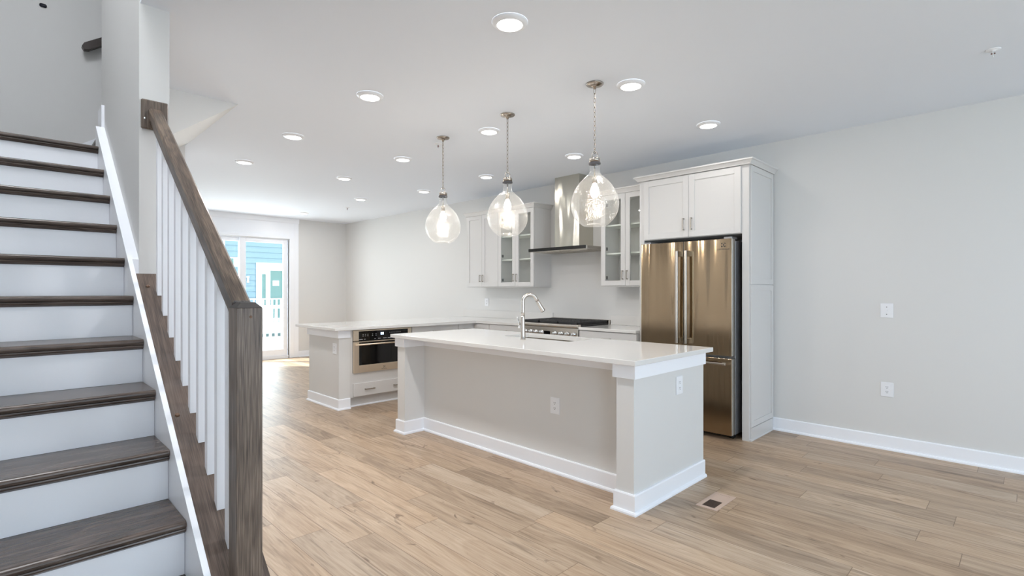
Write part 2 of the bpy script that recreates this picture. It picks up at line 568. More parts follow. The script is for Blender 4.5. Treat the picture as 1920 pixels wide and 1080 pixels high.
# ------------------------------------------------------------------ room shell
bm = B((LX - .1, WX + .1, FY - .1, BY + .12, -0.06, 0)); struct('floor', bm, 'floor')
bm = bmesh.new()
bx(bm, 0.495, WX + .1, FY - .1, 3.093, H, H + .1)
bx(bm, .617, WX + .1, 3.093, 4.39, H, H + .1)
bx(bm, 1.293, WX + .1, 4.39, 5.83, H, H + .1)
bx(bm, .495, WX + .1, 5.83, BY + .12, H, H + .1)
bx(bm, LX - .1, 0.495, FY - .1, 1.6, H, H + .1)
bx(bm, LX - .1, 0.495, 5.83, BY + .12, H, H + .1)
struct('ceiling', bm, 'ceil')
struct('wall_right', B((WX, WX + .1, FY - .1, BY + .12, 0, H)), 'wall')
struct('wall_left', B((LX - .1, LX, FY - .1, -3.15, 0, 5.3), (LX - .1, LX, -1.45, 5.83, 0, 5.3), (LX - .1, LX, -3.15, -1.45, 0, .7), (LX - .1, LX, -3.15, -1.45, 2.4, 5.3)), 'wall')  # with an opening for the added side window
w = struct('window_3', B((LX - .09, LX + .012, -3.15, -3.10, .7, 2.4), (LX - .09, LX + .012, -1.50, -1.45, .7, 2.4),
           (LX - .09, LX + .012, -3.10, -1.50, .7, .75), (LX - .09, LX + .012, -3.10, -1.50, 2.35, 2.4), (LX - .07, LX - .03, -3.10, -1.50, 1.53, 1.57)), 'trim')  # window added behind the camera to carry the side fill light
obj('pane', B((LX - .052, LX - .048, -3.10, -1.50, .75, 2.35)), 'pane', w)
# back wall with the opening of the sliding door
DX0, DX1, DZ = 2.24, 4.06, 2.335
struct('wall_back', B((1.266, DX0, BY, BY + .12, 0, H), (DX1, WX, BY, BY + .12, 0, H), (DX0, DX1, BY, BY + .12, DZ, H)), 'wall')
# hall wall that closes the stairwell and the rear room's left side
struct('wall_stairwell_back', B((LX, 1.266, 5.70, 5.83, 0, 5.3)), 'wall')
struct('wall_rear_left', B((1.14, 1.266, 5.83, BY + .12, 0, H)), 'wall')
# front wall with two window openings
ww = [(0.5, 2.2), (2.9, 4.6)]
bm = bmesh.new()
for a, b in ((LX, .5), (2.2, 2.9), (4.6, WX)): bx(bm, a, b, FY - .1, FY, 0, H)
for a, b in ww: bx(bm, a, b, FY - .1, FY, 0, .7); bx(bm, a, b, FY - .1, FY, 2.4, H)
struct('wall_front', bm, 'wall')
for n, (a, b) in enumerate(ww):
    w = struct('window_%d' % (n + 1), B((a, a + .05, FY - .09, FY + .012, .7, 2.4), (b - .05, b, FY - .09, FY + .012, .7, 2.4),
               (a + .05, b - .05, FY - .09, FY + .012, .7, .75), (a + .05, b - .05, FY - .09, FY + .012, 2.35, 2.4),
               (a + .05, b - .05, FY - .07, FY - .03, 1.53, 1.57)), 'trim')
    obj('pane', B((a + .05, b - .05, FY - .052, FY - .048, .75, 2.35)), 'pane', w)

# stair side wall (full height part, knee wall part, upper storey)
bm = bmesh.new()
RISE, RUN, Y3, Z3 = 0.1857, 0.2375, 1.978, 0.557
def line(y, off=0.0): return Z3 + (y - Y3) * RISE / RUN + off
bx(bm, .49, .617, 3.093, 4.39, 0, 5.3)
bx(bm, .49, .617, 1.6, 3.093, H + .1, 5.3)
struct('wall_stair_side', bm, 'wall')
bm = bmesh.new()
prism(bm, [(1.34, 0), (3.092, 0), (3.092, line(3.092, -.046)), (1.34, line(1.34, -.046))], 'x', .4645, .617)
struct('wall_knee', bm, 'wall')
struct('wall_landing_side', B((.49, .617, 4.39, 5.70, 0, 2.02)), 'wall')
struct('wall_stairwell_front', B((LX, .49, 1.5, 1.6, H + .1, 5.3)), 'wall')
struct('wall_upper_flight', B((.617, 3.4, 4.25, 4.39, H + .1, 5.3), (1.266, 3.4, 5.7, 5.83, H + .1, 5.3), (3.4, 3.5, 4.25, 5.83, H + .1, 5.3)), 'wall')
struct('ceiling_stairwell', B((LX - .1, 3.5, 1.5, 5.83, 5.3, 5.4)), 'ceil')
bm = bmesh.new()
prism(bm, [(.6175, 2.236), (1.293, H - .0005), (.6175, H - .0005)], 'y', 4.25, 4.39)
prism(bm, [(.6175, 2.236), (1.293, H - .0005), (1.12, H - .0005), (.6175, 2.37)], 'y', 4.39, 5.699)
struct('ceiling_stair_soffit', bm, 'wall')

# ------------------------------------------------------------------ trim
BASE = [(0, 0), (.028, 0), (.028, .010), (.022, .019), (.014, .021), (.014, .112), (.010, .119), (0, .119)]
bm = bmesh.new(); sweep(bm, BASE, [(WX - .0005, 6.21), (WX - .0005, BY - .001)][::-1]); struct('baseboard_right', bm, 'trim')
bm = bmesh.new(); sweep(bm, BASE, [(WX - .0005, 1.738), (WX - .0005, FY)]); struct('baseboard_right_front', bm, 'trim')
bm = bmesh.new(); sweep(bm, BASE, [(4.237, BY - .0005), (WX - .03, BY - .0005)]); struct('baseboard_back', bm, 'trim')
bm = bmesh.new(); sweep(bm, BASE, [(1.268, BY - .0005), (2.064, BY - .0005)]); struct('baseboard_back_left', bm, 'trim')
bm = bmesh.new(); sweep(bm, BASE, [(.647, 5.6995), (1.266, 5.6995)]); struct('baseboard_hall', bm, 'trim')
# casing of the sliding door: inner bead, flat outer board, header up to the ceiling
bm = bmesh.new()
for s in (0, 1):
    a, b, c = (DX1, 4.147, 4.235) if s == 0 else (DX0, 2.153, 2.065)
    bx(bm, min(a, b), max(a, b), BY - .030, BY - .001, 0, DZ + .055, .003)
    bx(bm, min(b, c), max(b, c), BY - .022, BY - .001, 0, 2.66, .002)
bx(bm, DX0, DX1, BY - .030, BY - .001, DZ, DZ + .055, .003)
bx(bm, 2.153, 4.147, BY - .020, BY - .001, DZ + .055, 2.66, .002)
sweep(bm, [(0, 2.645), (.026, 2.645), (.034, 2.66), (.040, 2.70), (.046, 2.739), (0, 2.739)], [(2.065, BY - .001), (4.240, BY - .001)])
struct('trim_1', bm, 'trim')

# ------------------------------------------------------------------ sliding door
dr = bpy.data.objects.new('door_1', None); COL.objects.link(dr); dr['kind'] = 'structure'
obj('frame', B((DX0, DX0 + .03, BY + .02, BY + .115, 0, DZ), (DX1 - .012, DX1 - .001, BY + .02, BY + .115, .04, DZ),
               (DX0 + .03, DX1 - .012, BY + .02, BY + .115, DZ - .02, DZ - .001), (DX0 + .03, DX1 - .012, BY + .01, BY + .115, .001, .055)), 'trim', dr)
obj('weather_strip', B((DX1 - .020, DX1 - .0125, BY + .012, BY + .03, .056, DZ - .021)), 'black', dr)
def slider(x0, x1, y0, st_l, st_r):
    bm = bmesh.new()
    z0, z1 = .056, DZ - .022
    bx(bm, x0, x0 + st_l, y0, y0 + .038, z0, z1, .003); bx(bm, x1 - st_r, x1, y0, y0 + .038, z0, z1, .003)
    bx(bm, x0 + st_l, x1 - st_r, y0, y0 + .038, z0, z0 + .125, .003); bx(bm, x0 + st_l, x1 - st_r, y0, y0 + .038, z1 - .07, z1, .003)
    p = obj('door_panel', bm, 'trim', dr)
    obj('glass_pane', B((x0 + st_l - .005, x1 - st_r + .005, y0 + .017, y0 + .021, z0 + .12, z1 - .065)), 'pane', p)
slider(3.165, DX1 - .021, BY + .03, .108, .082)
slider(DX0 + .031, 3.262, BY + .072, .075, .10)

# ------------------------------------------------------------------ staircase
XS = 0.4445
st = thing('staircase', 'white stairs with dark stained oak treads climbing beside the railing', 'stairs', (-.05, 1.5, 0))
for n in range(1, 13):
    y, z = Y3 + RUN * (n - 3), RISE * n
    back = y + RUN + .03 if n < 12 else 5.699
    bm = bmesh.new()
    r = .0125
    prof = [(y + r + r * math.cos(a), z - r + r * math.sin(a)) for a in [math.pi / 2 + math.pi * k / 8 for k in range(9)]]
    prof += [(y + r + .002, z - 2 * r), (y + .009, z - .026), (y + .008, z - .030), (y + .011, z - .036), (y + .018, z - .041), (y + .022, z - .044), (y + .0275, z - .044), (y + .0275, z - 2 * r), (back, z - 2 * r), (back, z)]
    prism(bm, prof, 'x', LX + .002, XS - .001 if n < 12 else .488)
    if n == 12: pass
    obj('tread', bm, 'oak_tread', st)
    zb = z - RISE + (.0005 if n > 1 else .0005)
    bm = B((LX + .002, XS - .001, y + .028, y + .045, zb, z - .0255))
    obj('riser', bm, 'trim', st)
# skirt boards
bm = bmesh.new()
prism(bm, [(1.34, .001), (3.093, .001), (3.093, line(3.093, .048)), (1.34, line(1.34, .048))], 'x', XS, .463)
o_ = .048
prism(bm, [(3.0935, .001), (4.256, .001), (4.256, line(4.256, o_)), (3.0935, line(3.0935, o_))], 'x', XS, .4895)
bx(bm, .474, .4895, 4.2565, 4.42, 2.235, 2.53)
obj('skirt_board', bm, 'trim', st)
# first steps of the upper flight turning off the landing
bm = bmesh.new()
bx(bm, .493, .616, 4.425, 5.68, 2.387, 2.414, .006); obj('tread', bm, 'oak_tread', st)
obj('riser', B((.522, .54, 4.43, 5.68, 2.229, 2.386)), 'trim', st)
bm = bmesh.new(); prism(bm, [(.30, 2.2295), (.616, 2.2295), (.616, 2.65), (.38, 2.486), (.30, 2.486 - .056)], 'y', 5.681, 5.6985)
obj('skirt_board', bm, 'trim', st)

# ------------------------------------------------------------------ railing
rl = thing('stair_railing', 'dark stained oak stair railing with white square balusters', 'railing', (.555, 1.75, 0))
bm = bmesh.new()
prism(bm, [(1.36, line(1.36, -.045)), (3.092, line(3.092, -.045)), (3.092, line(3.092, -.020)), (1.36, line(1.36, -.020))], 'x', .4638, .638)
obj('base_cap', bm, 'oak_cap', rl)
bm = bmesh.new()
nx0, nx1, ny0, ny1, nz = .517, .593, 1.716, 1.792, 1.287
bx(bm, nx0, nx1, ny0, ny1, line(1.70, -.02), nz - .017, .0015)
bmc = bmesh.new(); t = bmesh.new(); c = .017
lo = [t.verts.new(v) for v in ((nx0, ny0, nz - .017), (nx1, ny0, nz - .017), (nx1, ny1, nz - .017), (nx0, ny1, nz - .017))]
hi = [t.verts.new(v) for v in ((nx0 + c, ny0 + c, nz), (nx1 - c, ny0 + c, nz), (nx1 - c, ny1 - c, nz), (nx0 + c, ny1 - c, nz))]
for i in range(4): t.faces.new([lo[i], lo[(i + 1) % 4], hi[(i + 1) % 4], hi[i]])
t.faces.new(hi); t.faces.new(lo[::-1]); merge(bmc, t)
nw = obj('newel_post', bm, 'oak_post', rl)
obj('post_cap', bmc, 'oak_top', nw, 'dark chamfered top')
bm = bmesh.new(); lathe(bm, [(0, ny0 - .0012), (.004, ny0 - .001), (.0045, ny0 + .001)], .558, nz - .045, 12, axis='y'); obj('plug', bm, 'plug', nw)
# handrail
ry0, rz0, ry1, rz1 = 1.7925, 1.292, 3.072, 2.225
dv = Vector((0, ry1 - ry0, rz1 - rz0)); 
sec = [(-.029, -.008), (-.021, 0), (.021, 0), (.029, -.008), (.029, -.05), (.023, -.058), (.023, -.074), (-.023, -.074), (-.023, -.058), (-.029, -.05)]
bm = bmesh.new()
A = [bm.verts.new((.555 + a, ry0, rz0 + b)) for a, b in sec]; Bv = [bm.verts.new((.555 + a, ry1, rz1 + b)) for a, b in sec]
bm.faces.new(A); bm.faces.new(Bv[::-1])
for i in range(len(sec)): bm.faces.new([A[i], Bv[i], Bv[(i + 1) % len(sec)], A[(i + 1) % len(sec)]])
obj('handrail', bm, 'oak_rail', rl)
bm = bmesh.new(); bx(bm, .496, .609, 3.073, 3.0925, 2.123, 2.268, .005); ro = obj('wall_rosette', bm, 'oak_post', rl)
bm = bmesh.new(); lathe(bm, [(0, 3.0715), (.004, 3.0718), (.0055, 3.0732)], .511, 2.172, 12, axis='y'); obj('screw', bm, 'chrome', ro)
def rail_under(y): return rz0 + (y - ry0) * (rz1 - rz0) / (ry1 - ry0) - .0735
for i in range(10):
    y = 1.884 + .1188 * i
    y2 = y + .0318
    bm = bmesh.new(); t = bmesh.new()
    x0, x1 = .5405, .5725
    lo = [t.verts.new(v) for v in ((x0, y, line(y, -.0195)), (x1, y, line(y, -.0195)), (x1, y2, line(y2, -.0195)), (x0, y2, line(y2, -.0195)))]
    hi = [t.verts.new(v) for v in ((x0, y, rail_under(y)), (x1, y, rail_under(y)), (x1, y2, rail_under(y2)), (x0, y2, rail_under(y2)))]
    for k in range(4): t.faces.new([lo[k], lo[(k + 1) % 4], hi[(k + 1) % 4], hi[k]])
    t.faces.new(hi); t.faces.new(lo[::-1]); merge(bm, t)
    obj('baluster', bm, 'trim', rl)
nrm = Vector((0, -math.sin(SL), math.cos(SL)))
for (x, y) in ((.512, 3.01), (.497, 2.36), (.513, 1.79 - .06)):
    bm = bmesh.new()
    lathe(bm, [(.0085, 0), (.0085, .003), (.006, .006), (0, .007)], 0, 0, 14)
    M = Matrix.Translation((x, y, line(y, -.0195))) @ nrm.to_track_quat('Z', 'Y').to_matrix().to_4x4()
    bmesh.ops.transform(bm, matrix=M, verts=bm.verts)
    obj('wood_plug', bm, 'plug', rl)
# handrail of the upper flight on the stairwell wall
hr = thing('wall_handrail', 'short dark wooden handrail end on the stairwell back wall', 'handrail', (.5, 5.62, 3.3))
bm = bmesh.new(); prism(bm, [(.494, 3.372), (.510, 3.345), (.545, 3.352), (.565, 3.375), (.9, 3.618), (1.3, 3.91), (1.3, 3.975), (.9, 3.685), (.51, 3.405)], 'y', 5.595, 5.65, .003); obj('rail', bm, 'oak_dark', hr)
bm = bmesh.new(); tube(bm, [(.85, 5.699, 3.5), (.85, 5.64, 3.5), (.85, 5.62, 3.53), (.85, 5.62, 3.6)], .008, 8); obj('bracket', bm, 'nickel', hr)
bm = bmesh.new(); bx(bm, .236, .281, 5.69, 5.6995, 3.640, 3.668, .008); tag(obj('wall_port', bm, 'darkhole'), 'small dark oval opening high on the stairwell back wall', 'wall port')

# ------------------------------------------------------------------ island
FZ0, CT0, CT1 = .802, .8845, .9155
isl = thing('kitchen_island', 'long grey kitchen island body with white base and corner posts', 'kitchen island', (3.1, 2.93, 0))
bm = bmesh.new()
bx(bm, 2.66, 3.575, 1.655, 1.776, 0, CT0 - .0005)
bx(bm, 2.66, 3.575, 4.078, 4.199, 0, CT0 - .0005)
bx(bm, 2.875, 2.90, 1.776, 4.078, 0, CT0 - .0005)
obj('body', bm, 'wall', isl)
bm = bmesh.new()
path = [(3.60, 4.199), (2.66, 4.199), (2.66, 4.078), (2.875, 4.078), (2.875, 1.776), (2.66, 1.776), (2.66, 1.655), (3.575, 1.655)]
path[0] = (3.575, 4.199)
path = path[::-1]
sweep(bm, BASE, [(p[0], p[1]) for p in path][::-1] if False else path[::-1]); obj('base_moulding', bm, 'trim', isl)
bm = bmesh.new(); sweep(bm, [(0, FZ0), (.018, FZ0), (.018, CT0 - .001), (0, CT0 - .001)], path[::-1]); obj('frieze', bm, 'trim', isl)
FI = Face('x', 0)
for i, (a, b) in enumerate(((1.78, 2.39), (2.395, 3.43), (3.435, 4.074))):
    bm = bmesh.new(); bx(bm, 3.555, 3.573, a, b, .11, .87, .002); d = obj('door', bm, 'cab', isl)
    bm = bmesh.new(); bx(bm, 3.585, 3.593, (a + b) / 2 - .06, (a + b) / 2 + .06, .80, .808); bx(bm, 3.573, 3.587, (a + b) / 2 - .055, (a + b) / 2 - .047, .80, .808); bx(bm, 3.573, 3.587, (a + b) / 2 + .047, (a + b) / 2 + .055, .80, .808); obj('handle', bm, 'pull', d)

# countertop with a sink cut-out
SX0, SX1, SY0, SY1 = 3.235, 3.56, 2.61, 3.36
CX0, CX1, CY0, CY1 = 2.610, 3.648, 1.615, 4.248
def slab_with_hole(x0, x1, y0, y1, z0, z1, hx0, hx1, hy0, hy1):
    t = bmesh.new()
    def ring(a, b, c, d, z): return [t.verts.new(v) for v in ((a, c, z), (b, c, z), (b, d, z), (a, d, z))]
    to, ti = ring(x0, x1, y0, y1, z1), ring(hx0, hx1, hy0, hy1, z1)
    bo, bi = ring(x0, x1, y0, y1, z0), ring(hx0, hx1, hy0, hy1, z0)
    for i in range(4):
        j = (i + 1) % 4
        t.faces.new([to[i], to[j], ti[j], ti[i]]); t.faces.new([bo[j], bo[i], bi[i], bi[j]])
        t.faces.new([bo[i], bo[j], to[j], to[i]]); t.faces.new([bi[j], bi[i], ti[i], ti[j]])
    ed = [e for e in t.edges if all(v in to or v in bo for v in e.verts)]
    bmesh.ops.bevel(t, geom=ed, offset=.003, segments=2, profile=.5, affect='EDGES')
    return t
ct = slab_with_hole(CX0, CX1, CY0, CY1, CT0, CT1, SX0, SX1, SY0, SY1)
tag(obj('island_countertop', ct, 'quartz'), 'white quartz slab on top of the island, with the sink cut into it', 'countertop')
sk = thing('sink', 'undermount stainless sink sunk into the island top behind the faucet', 'sink', ((SX0 + SX1) / 2, (SY0 + SY1) / 2, .66))
bm = bmesh.new()
t_ = .004; a, b, c, d = SX0 - .012, SX1 + .012, SY0 - .012, SY1 + .012
z0, z1 = .665, CT0 - .0008
bx(bm, a, a + t_, c, d, z0, z1); bx(bm, b - t_, b, c, d, z0, z1); bx(bm, a, b, c, c + t_, z0, z1); bx(bm, a, b, d - t_, d, z0, z1); bx(bm, a, b, c, d, z0 - t_, z0)
obj('basin', bm, 'steel', sk)
bm = bmesh.new(); lathe(bm, [(0, z0 + .004), (.03, z0 + .003), (.045, z0 + .001), (.045, z0 + .0002)], (a + b) / 2, (c + d) / 2, 20); obj('drain', bm, 'chrome', sk)

# faucet
fx, fy = 3.095, 2.985
fc = thing('kitchen_faucet', 'brushed nickel gooseneck pull-down faucet on the island', 'faucet', (fx, fy, CT1))
bm = bmesh.new(); lathe(bm, [(0, CT1 + .0003), (.0235, CT1 + .0003), (.0235, CT1 + .004), (.0222, CT1 + .006), (.0210, CT1 + .05), (.0180, CT1 + .13), (.0162, CT1 + .185), (.0160, CT1 + .2), (0, CT1 + .2)], fx, fy, 24); obj('base', bm, 'faucet', fc)
# the neck leans towards the sink and slightly to the right
DRX, DRY = .86, -.51
path = []
R_ = .060; zc = CT1 + .316
for k in range(5): path.append((fx, fy, CT1 + .2 + .116 * k / 4))
for k in range(1, 15):
    a = math.radians(155) * k / 14
    s = R_ - R_ * math.cos(a)
    path.append((fx + DRX * s, fy + DRY * s, zc + R_ * math.sin(a)))
bm = bmesh.new(); path.append(tuple(Vector(path[-1]) + (Vector(path[-1]) - Vector(path[-2])).normalized() * .022)); tube(bm, path, .0150, 16); obj('spout', bm, 'faucet', fc)
p1 = Vector(path[-1]); d1 = (Vector(path[-1]) - Vector(path[-2])).normalized()
bm = bmesh.new(); tube(bm, [p1 + d1 * .001, p1 + d1 * .012, p1 + d1 * .05, p1 + d1 * .095, p1 + d1 * .1], .014, 16, rr=[.0155, .0160, .0180, .0210, .0200]); sh = obj('spray_head', bm, 'faucet', fc)
q = p1 + d1 * .104; bm = bmesh.new(); tube(bm, [p1 + d1 * .1002, q], .015, 14); obj('nozzle', bm, 'black', sh)
hd = Vector((-.25, .97, 0)).normalized()
c0 = Vector((fx, fy, CT1 + .105))
bm = bmesh.new(); tube(bm, [c0 + hd * .0175, c0 + hd * .045], .011, 14); tube(bm, [c0 + hd * .037 + Vector((0, 0, .008)), c0 + hd * .045 + Vector((0, 0, .045)), c0 + hd * .052 + Vector((0, 0, .085))], .005, 10, rr=[.005, .0045, .006]); obj('handle', bm, 'chrome', fc)

# ------------------------------------------------------------------ outlets
def outlet(kind, face, u, v, label, group=None, side=None):
    k, base = face
    F = Face(k, base)
    o = thing('light_switch' if kind == 'switch' else 'wall_outlet', label, 'light switch' if kind == 'switch' else 'outlet', F.pt(u, v, 0), group)
    bm = bmesh.new(); F.box(bm, u - .044, u + .044, v - .060, v + .060, .0003, .006, .0025); obj('cover_plate', bm, 'plate', o)
    if kind == 'switch':
        bm = bmesh.new(); F.box(bm, u - .005, u + .005, v - .012, v + .012, .0055, .0075); F.box(bm, u - .004, u + .004, v - .002, v + .008, .007, .016, .001); obj('toggle', bm, 'plate', o)
        for s in (-1, 1):
            bm = bmesh.new(); F.box(bm, u - .003, u + .003, v + s * .03 - .003, v + s * .03 + .003, .006, .0068); obj('screw', bm, 'slot', o)
    else:
        for s in (-1, 1):
            bm = bmesh.new(); F.box(bm, u - .016, u + .016, v + s * .0195 - .0145, v + s * .0195 + .0145, .0055, .0078, .0018); r = obj('receptacle', bm, 'plate', o)
            bm = bmesh.new()
            F.box(bm, u - .0075, u - .0050, v + s * .0195 - .001, v + s * .0195 + .008, .0075, .0083)
            F.box(bm, u + .0050, u + .0075, v + s * .0195 - .001, v + s * .0195 + .008, .0075, .0083)
            F.box(bm, u - .0025, u + .0025, v + s * .0195 - .010, v + s * .0195 - .005, .0075, .0083)
            obj('slots', bm, 'slot', r)
    return o
outlet('switch', ('x', WX), .85, 1.157, 'white toggle light switch on the bare grey wall, above the outlet')
outlet('outlet', ('x', WX), .848, .500, 'white duplex outlet low on the bare grey right wall')
outlet('outlet', ('x', WX), 5.818, 1.148, 'small white outlet on the wall above the back counter')
outlet('outlet', ('x', 2.875), 2.445, .486, 'white outlet in the long side of the island')
outlet('outlet', ('y', 1.655), 3.213, .695, 'white outlet in the short end of the island')
outlet('outlet', ('x', 2.67), 5.497, .674, 'white outlet on the end of the peninsula')

# ------------------------------------------------------------------ peninsula and back counter
PX, PY0, PY1 = 2.67, 5.40, 6.17
hw = thing('peninsula_half_wall', 'grey half wall with white trim at the end of the peninsula', 'half wall', (2.73, 5.8, 0))
bm = bmesh.new(); bx(bm, PX, 2.80, PY0, PY1, 0, CT0 - .001); bx(bm, 2.80, 5.247, 6.06, PY1, 0, CT0 - .001); obj('body', bm, 'wall', hw)
hp = [(5.24, PY1), (PX, PY1), (PX, PY0), (2.80, PY0)]
bm = bmesh.new(); sweep(bm, BASE, [hp[0], hp[1], hp[2], hp[3]]); obj('base_moulding', bm, 'trim', hw)
bm = bmesh.new(); sweep(bm, [(0, .797), (.018, .797), (.018, CT0 - .0015), (0, CT0 - .0015)], hp); obj('frieze', bm, 'trim', hw)
# L-shaped countertop
def ell(z0, z1):
    bm = bmesh.new()
    prism(bm, [(2.58, 5.31), (4.60, 5.31), (4.60, 4.492), (5.2475, 4.492), (5.2475, 6.36), (2.58, 6.36)], 'z', z0, z1, .003)
    return bm
kc = thing('peninsula_countertop', 'white quartz countertop of the peninsula turning the corner to the range', 'countertop', (4.6, 5.6, CT0))
obj('slab', ell(CT0, CT1), 'quartz', kc)
obj('backsplash', B((WX - .02, WX - .001, 4.492, 6.36, CT1 + .0003, 1.027), bev=.0015), 'quartz', kc)
kr = thing('range_side_countertop', 'short white quartz countertop between the range and the refrigerator', 'countertop', (4.9, 3.2, CT0))
obj('slab', B((4.60, 5.2475, 2.838, 3.576, CT0, CT1), bev=.003), 'quartz', kr)
obj('backsplash', B((WX - .02, WX - .001, 2.838, 3.576, CT1 + .0003, 1.027), bev=.0015), 'quartz', kr)

def base_cab(name, label, F, u0, u1, depth, front, drawers=True, ndoor=1, skip_front=False, wscale=1):
    """base cabinet on face F; front of carcass is w=0"""
    t = thing(name, label, 'cabinet', F.pt((u0 + u1) / 2, 0, 0), 'base cabinets')
    bm = bmesh.new(); F.box(bm, u0, u1, .11, CT0 - .001, -depth, 0); F.box(bm, u0, u1, 0, .11, -depth, -.06)
    obj('carcass', bm, 'cab', t)
    if drawers:
        bm = bmesh.new(); F.box(bm, u0 + .003, u1 - .003, .735, .878, .0004, .02, .002); d = obj('drawer', bm, 'cab', t)
        obj('handle', pull(F, (u0 + u1) / 2, .808, .11, False, .0203), 'pull', d)
        w = (u1 - u0) / ndoor
        for i in range(ndoor):
            a, b = u0 + i * w + .003, u0 + (i + 1) * w - .003
            d = obj('door', (lambda bm: bm)(shaker_off(F, a, b, .115, .729)), 'cab', t)
            obj('handle', pull(F, b - .03 if i == 0 else a + .03, .66, .11, True, .0203), 'pull', d)
    return t
def shaker_off(F, u0, u1, v0, v1):
    bm = bmesh.new(); fr, t, b = .057, .02, .0015
    F.box(bm, u0, u0 + fr, v0, v1, .0004, t, b); F.box(bm, u1 - fr, u1, v0, v1, .0004, t, b)
    F.box(bm, u0 + fr - .001, u1 - fr + .001, v0, v0 + fr, .0004, t - .0003, b); F.box(bm, u0 + fr - .001, u1 - fr + .001, v1 - fr, v1, .0004, t - .0003, b)
    F.box(bm, u0 + fr - .002, u1 - fr + .002, v0 + fr - .002, v1 - fr + .002, .002, t - .009)
    return bm
FP = Face('y', 5.405)      # peninsula front
FW = Face('x', 4.635)      # wall-run front
base_cab('base_cabinet', 'white base cabinet in the peninsula between the microwave and the corner', FP, 3.615, 4.345, .65, 0, True, 2)
base_cab('base_cabinet', 'white corner base cabinet where the peninsula meets the wall counter', FP, 4.346, 4.632, .65, 0, True, 1)
base_cab('base_cabinet', 'white base cabinet immediately left of the range', FW, 4.492, 5.075, .60, 0, True, 1)
base_cab('base_cabinet', 'narrow white filler cabinet in the inner corner of the counter', FW, 5.077, 5.38, .60, 0, True, 1)
base_cab('base_cabinet', 'white base cabinet between the range and the refrigerator', FW, 2.838, 3.576, .60, 0, True, 2)
# microwave cabinet
mc = thing('microwave_cabinet', 'white peninsula cabinet holding the microwave, with a wide drawer below', 'cabinet', (3.2, 5.7, 0), 'base cabinets')
bm = bmesh.new()
bx(bm, 2.801, 2.835, 5.405, 6.055, .11, CT0 - .001); bx(bm, 3.606, 3.613, 5.405, 6.055, .11, CT0 - .001)
bx(bm, 2.835, 3.606, 5.405, 6.055, .11, .388); bx(bm, 2.835, 3.606, 5.405, 6.055, .874, CT0 - .001); bx(bm, 2.801, 3.613, 5.46, 6.055, 0, .11)
obj('carcass', bm, 'cab', mc)
bm = bmesh.new(); FP.box(bm, 2.838, 3.602, .123, .270, .0005, .02, .002); dw = obj('drawer', bm, 'cab', mc)
for u in (3.036, 3.413): obj('handle', pull(FP, u, .197, .125, False, .0203, .0055), 'pull', dw)
bm = bmesh.new(); sweep(bm, [(0, .0005), (.016, .0005), (.014, .012), (.004, .017), (0, .017)], [(2.83, 5.46), (3.613, 5.46)]); obj('toe_kick_moulding', bm, 'trim', mc)
# microwave
mw = thing('built_in_microwave', 'stainless built-in microwave oven with black glass under the peninsula top', 'microwave', (3.22, 5.45, .39))
bm = bmesh.new(); FP.box(bm, 2.838, 3.604, .390, .872, -.45, -.001); obj('body', bm, 'black', mw)
bm = bmesh.new()
FP.box(bm, 2.838, 2.902, .752, .872, .0, .022, .002); FP.box(bm, 3.556, 3.604, .752, .872, 0, .022, .002); FP.box(bm, 2.902, 3.556, .859, .872, 0, .022, .001)
obj('frame', bm, 'mwsteel', mw)
bm = bmesh.new(); FP.box(bm, 2.902, 3.556, .752, .859, 0, .020); cp = obj('control_panel', bm, 'blackglass', mw)
def key(u0, u1, v0, v1):
    bm = bmesh.new(); FP.box(bm, u0, u1, v0, v1, .0201, .0206); obj('key', bm, 'legend', cp)
for u in (2.955, 2.985, 3.015, 3.075, 3.12):
    for v in (.822, .805): key(u - .006, u + .006, v - .003, v + .003)
for u0, u1 in ((2.905, 2.95), (2.97, 2.985), (3.10, 3.115), (3.15, 3.18), (3.215, 3.26), (3.275, 3.315)): key(u0, u1, .764, .770)
for k in range(6): key(3.30 + k * .028, 3.308 + k * .028, .826, .832)
bm = bmesh.new()
for u in (3.19, 3.212):
    FP.box(bm, u - .007, u - .004, .81, .835, .0201, .0208); FP.box(bm, u + .004, u + .007, .81, .835, .0201, .0208)
    for v in (.81, .8225, .835): FP.box(bm, u - .007, u + .007, v - .0015, v + .0015, .0201, .0208)
obj('clock_digits', bm, 'digits', cp)
bm = bmesh.new()
FP.box(bm, 2.838, 2.902, .390, .745, 0, .028, .002); FP.box(bm, 3.556, 3.604, .390, .745, 0, .028, .002); FP.box(bm, 2.902, 3.556, .390, .474, 0, .028, .001); FP.box(bm, 2.902, 3.556, .735, .745, 0, .028, .001)
dd = obj('oven_door', bm, 'mwsteel', mw)
bm = bmesh.new(); FP.box(bm, 2.902, 3.556, .474, .735, 0, .026); obj('window', bm, 'blackglass', dd)
bm = bmesh.new(); tube(bm, [(2.852, 5.405 - .066, .712), (3.59, 5.405 - .066, .712)], .009, 12)
for u in (2.868, 3.574): FP.box(bm, u - .011, u + .011, .700, .724, .028, .068, .002)
obj('handle', bm, 'mwsteel', dd)

